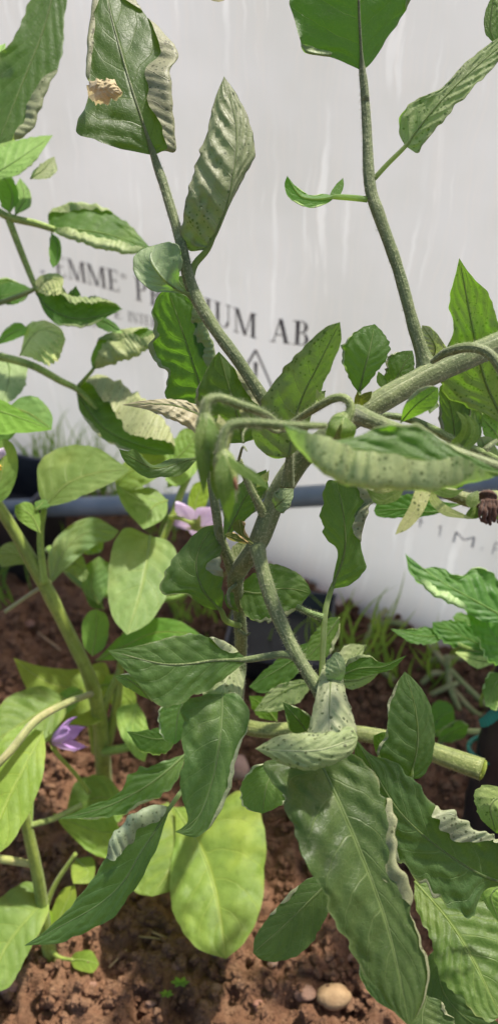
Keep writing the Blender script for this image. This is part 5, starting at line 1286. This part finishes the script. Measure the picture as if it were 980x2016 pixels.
# ------------------------------------------------------------------ leafy plant at the right and low weeds
r5 = G(1090, 1700)
K3 = .80
T3 = thing('potato_plant', r5, 'leafy plant with shiny wavy leaves rising beside the stake against the film', 'plant')
T3['leaf_tilt'] = 0.5
tube('main_stem', T3, [(1090, 1705, ground_d(1700), 12), (1050, 1450, .60, 11), (1000, 1310, .57, 10), (1010, 1200, .55, 9), (1030, 1130, .53, 8)], TS, n=30, color=(1.3, 1.5, .9))
tube('branch', T3, [(1000, 1300, .572, 7), (940, 1285, .568, 6), (900, 1270, .564, 6)], TS, color=(1.3, 1.5, .9))
for (m, e1, e2, kw) in (
    ([(1010, 1225, .68), (930, 1180, .668), (860, 1140, .66), (797, 1090, .655)], [(1000, 1170, 6), (940, 1120, 10), (905, 1135, 8), (865, 1115, 8), (820, 1120, 3)], [(960, 1225, -2), (900, 1195, -4), (868, 1180, -5), (835, 1158, -3), (806, 1130, 0)],
     dict(color=(1.05, 1.3, 1), wav=.10, quilt=2.2, pr=6, rolls=[(1, .35, .8, 8, 190)])),
    ([(1015, 1310, .70), (970, 1250, .68), (935, 1190, .67), (915, 1178, .668)], [(960, 1300), (930, 1240), (918, 1200)], [(1015, 1250), (985, 1200), (945, 1178)], dict(color=(1.1, 1.4, 1.0), quilt=2, wav=.08)),
    ([(880, 1250, .71), (830, 1252, .705), (768, 1238, .70)], [(845, 1235), (800, 1240)], [(850, 1268), (805, 1265)], dict(color=(1, 1.4, .8))),
    ([(1000, 1300, .72), (930, 1262, .71), (850, 1225, .70)], [(950, 1250), (900, 1222)], [(940, 1290), (885, 1275), (855, 1248)], dict(color=(1.05, 1.4, .9), quilt=2, wav=.08)),
    ([(990, 1270, .725), (930, 1235, .72), (890, 1215, .715)], [(945, 1222), (905, 1205)], [(940, 1255), (905, 1240)], dict(color=(1.3, 1.5, 1.3))),
    ([(1000, 1330, .70), (975, 1345, .695), (955, 1390, .69)], [(965, 1325), (950, 1355)], [(990, 1365), (975, 1395)], dict(color=(1.1, 1.4, .9))),
    ([(975, 1305, .71), (940, 1300, .705), (895, 1285, .70)], [(940, 1285), (912, 1275)], [(940, 1315), (915, 1300)], dict(color=(1.2, 1.4, .9), face=-1))):
    kw.setdefault('pr', 4)
    kw['color'] = tuple(1.25 * c for c in kw['color'])  # brighter tint stands in for sunlit silvery highlights
    leaf(T3, [(x, y, dd * K3) for x, y, dd in m], e1, e2, TL, teeth=.07, **kw)
r6 = G(862, 1492)
WD2 = thing('weed', r6, 'low weed with rounded leaf and pale stalks between the tomato and the stake', 'weed')
tube('stem', WD2, [(862, 1494, ground_d(1492), 6), (868, 1460, .74, 5), (880, 1440, .70, 5), (925, 1440, .69, 6), (1000, 1442, .70, 6)], MAT['weed_stalk'], color=(1, 1.2, 1))
for (m, e1, e2, c) in (([(845, 1440, .69), (868, 1410, .685), (893, 1400, .68)], [(842, 1405), (860, 1380), (885, 1385)], [(865, 1435), (892, 1425)], (1, 1.3, 1)),
                       ([(862, 1460, .69), (890, 1440, .685), (922, 1428, .68)], [(868, 1436), (900, 1418)], [(888, 1460), (915, 1448)], (1.5, 1.7, 1.1)),
                       ([(850, 1450, .70), (865, 1440, .70), (885, 1425, .70)], [(855, 1430)], [(875, 1448)], (1.6, 1.8, 1.5))):
    leaf(WD2, m, e1, e2, TL, teeth=.03, pr=3, color=c)
stal = thing('weed', G(905, 1395), 'tangled yellow-brown weed stalks at the foot of the film', 'weed')
for pts in ([(840, 1262, .86), (870, 1300, .84), (905, 1340, .84), (960, 1392, .83)], [(905, 1400, .835), (885, 1350, .83), (880, 1290, .83)], [(830, 1345, .85), (855, 1325, .84), (890, 1332, .84)], [(840, 1372, .84), (880, 1352, .83), (900, 1345, .83)],
            [(885, 1350, .84), (930, 1400, .83), (960, 1415, .83)], [(760, 1200, .90), (735, 1230, .89), (720, 1290, .88), (790, 1350, .85)], [(680, 1275, .90), (640, 1290, .90), (600, 1300, .90)], [(845, 1300, .86), (900, 1295, .86), (985, 1305, .84)],
            [(800, 1230, .90), (760, 1225, .90), (725, 1235, .90)]):
    tube('stalk', stal, [(x, y, min(dd, ground_d(y) - .004), 6) for x, y, dd in pts], MAT['weed_stalk'], sides=8)

def seedling(px, py, s, label, group):
    P = thing('seedling', G(px, py), label, 'seedling', group)
    d0 = ground_d(py) - .012
    tube('stem', P, [(px, py, ground_d(py), 1.5), (px, py - s * .5, d0, 1.3)], EST, n=6, sides=6)
    for k in range(6):
        a = k * 1.05 + px
        x1, y1 = px + math.cos(a) * s, py - s * .6 + math.sin(a) * s * .6
        mx, my = (px + x1) / 2, (py - s * .5 + y1) / 2
        leaf(P, [(px, py - s * .5, d0), (x1, y1, d0 - .004)], [(mx + s * .2 * math.sin(a), my - s * .2 * math.cos(a))], [(mx - s * .2 * math.sin(a), my + s * .2 * math.cos(a))], ES, rib=False, teeth=.1, n=10, ns=4, color=(.9, 1.1, .6))
seedling(355, 1945, 20, 'larger of two tiny bright green seedlings on bare soil', 'tiny seedlings on the bare soil')
seedling(328, 1965, 15, 'smaller of two tiny bright green seedlings on bare soil', 'tiny seedlings on the bare soil')
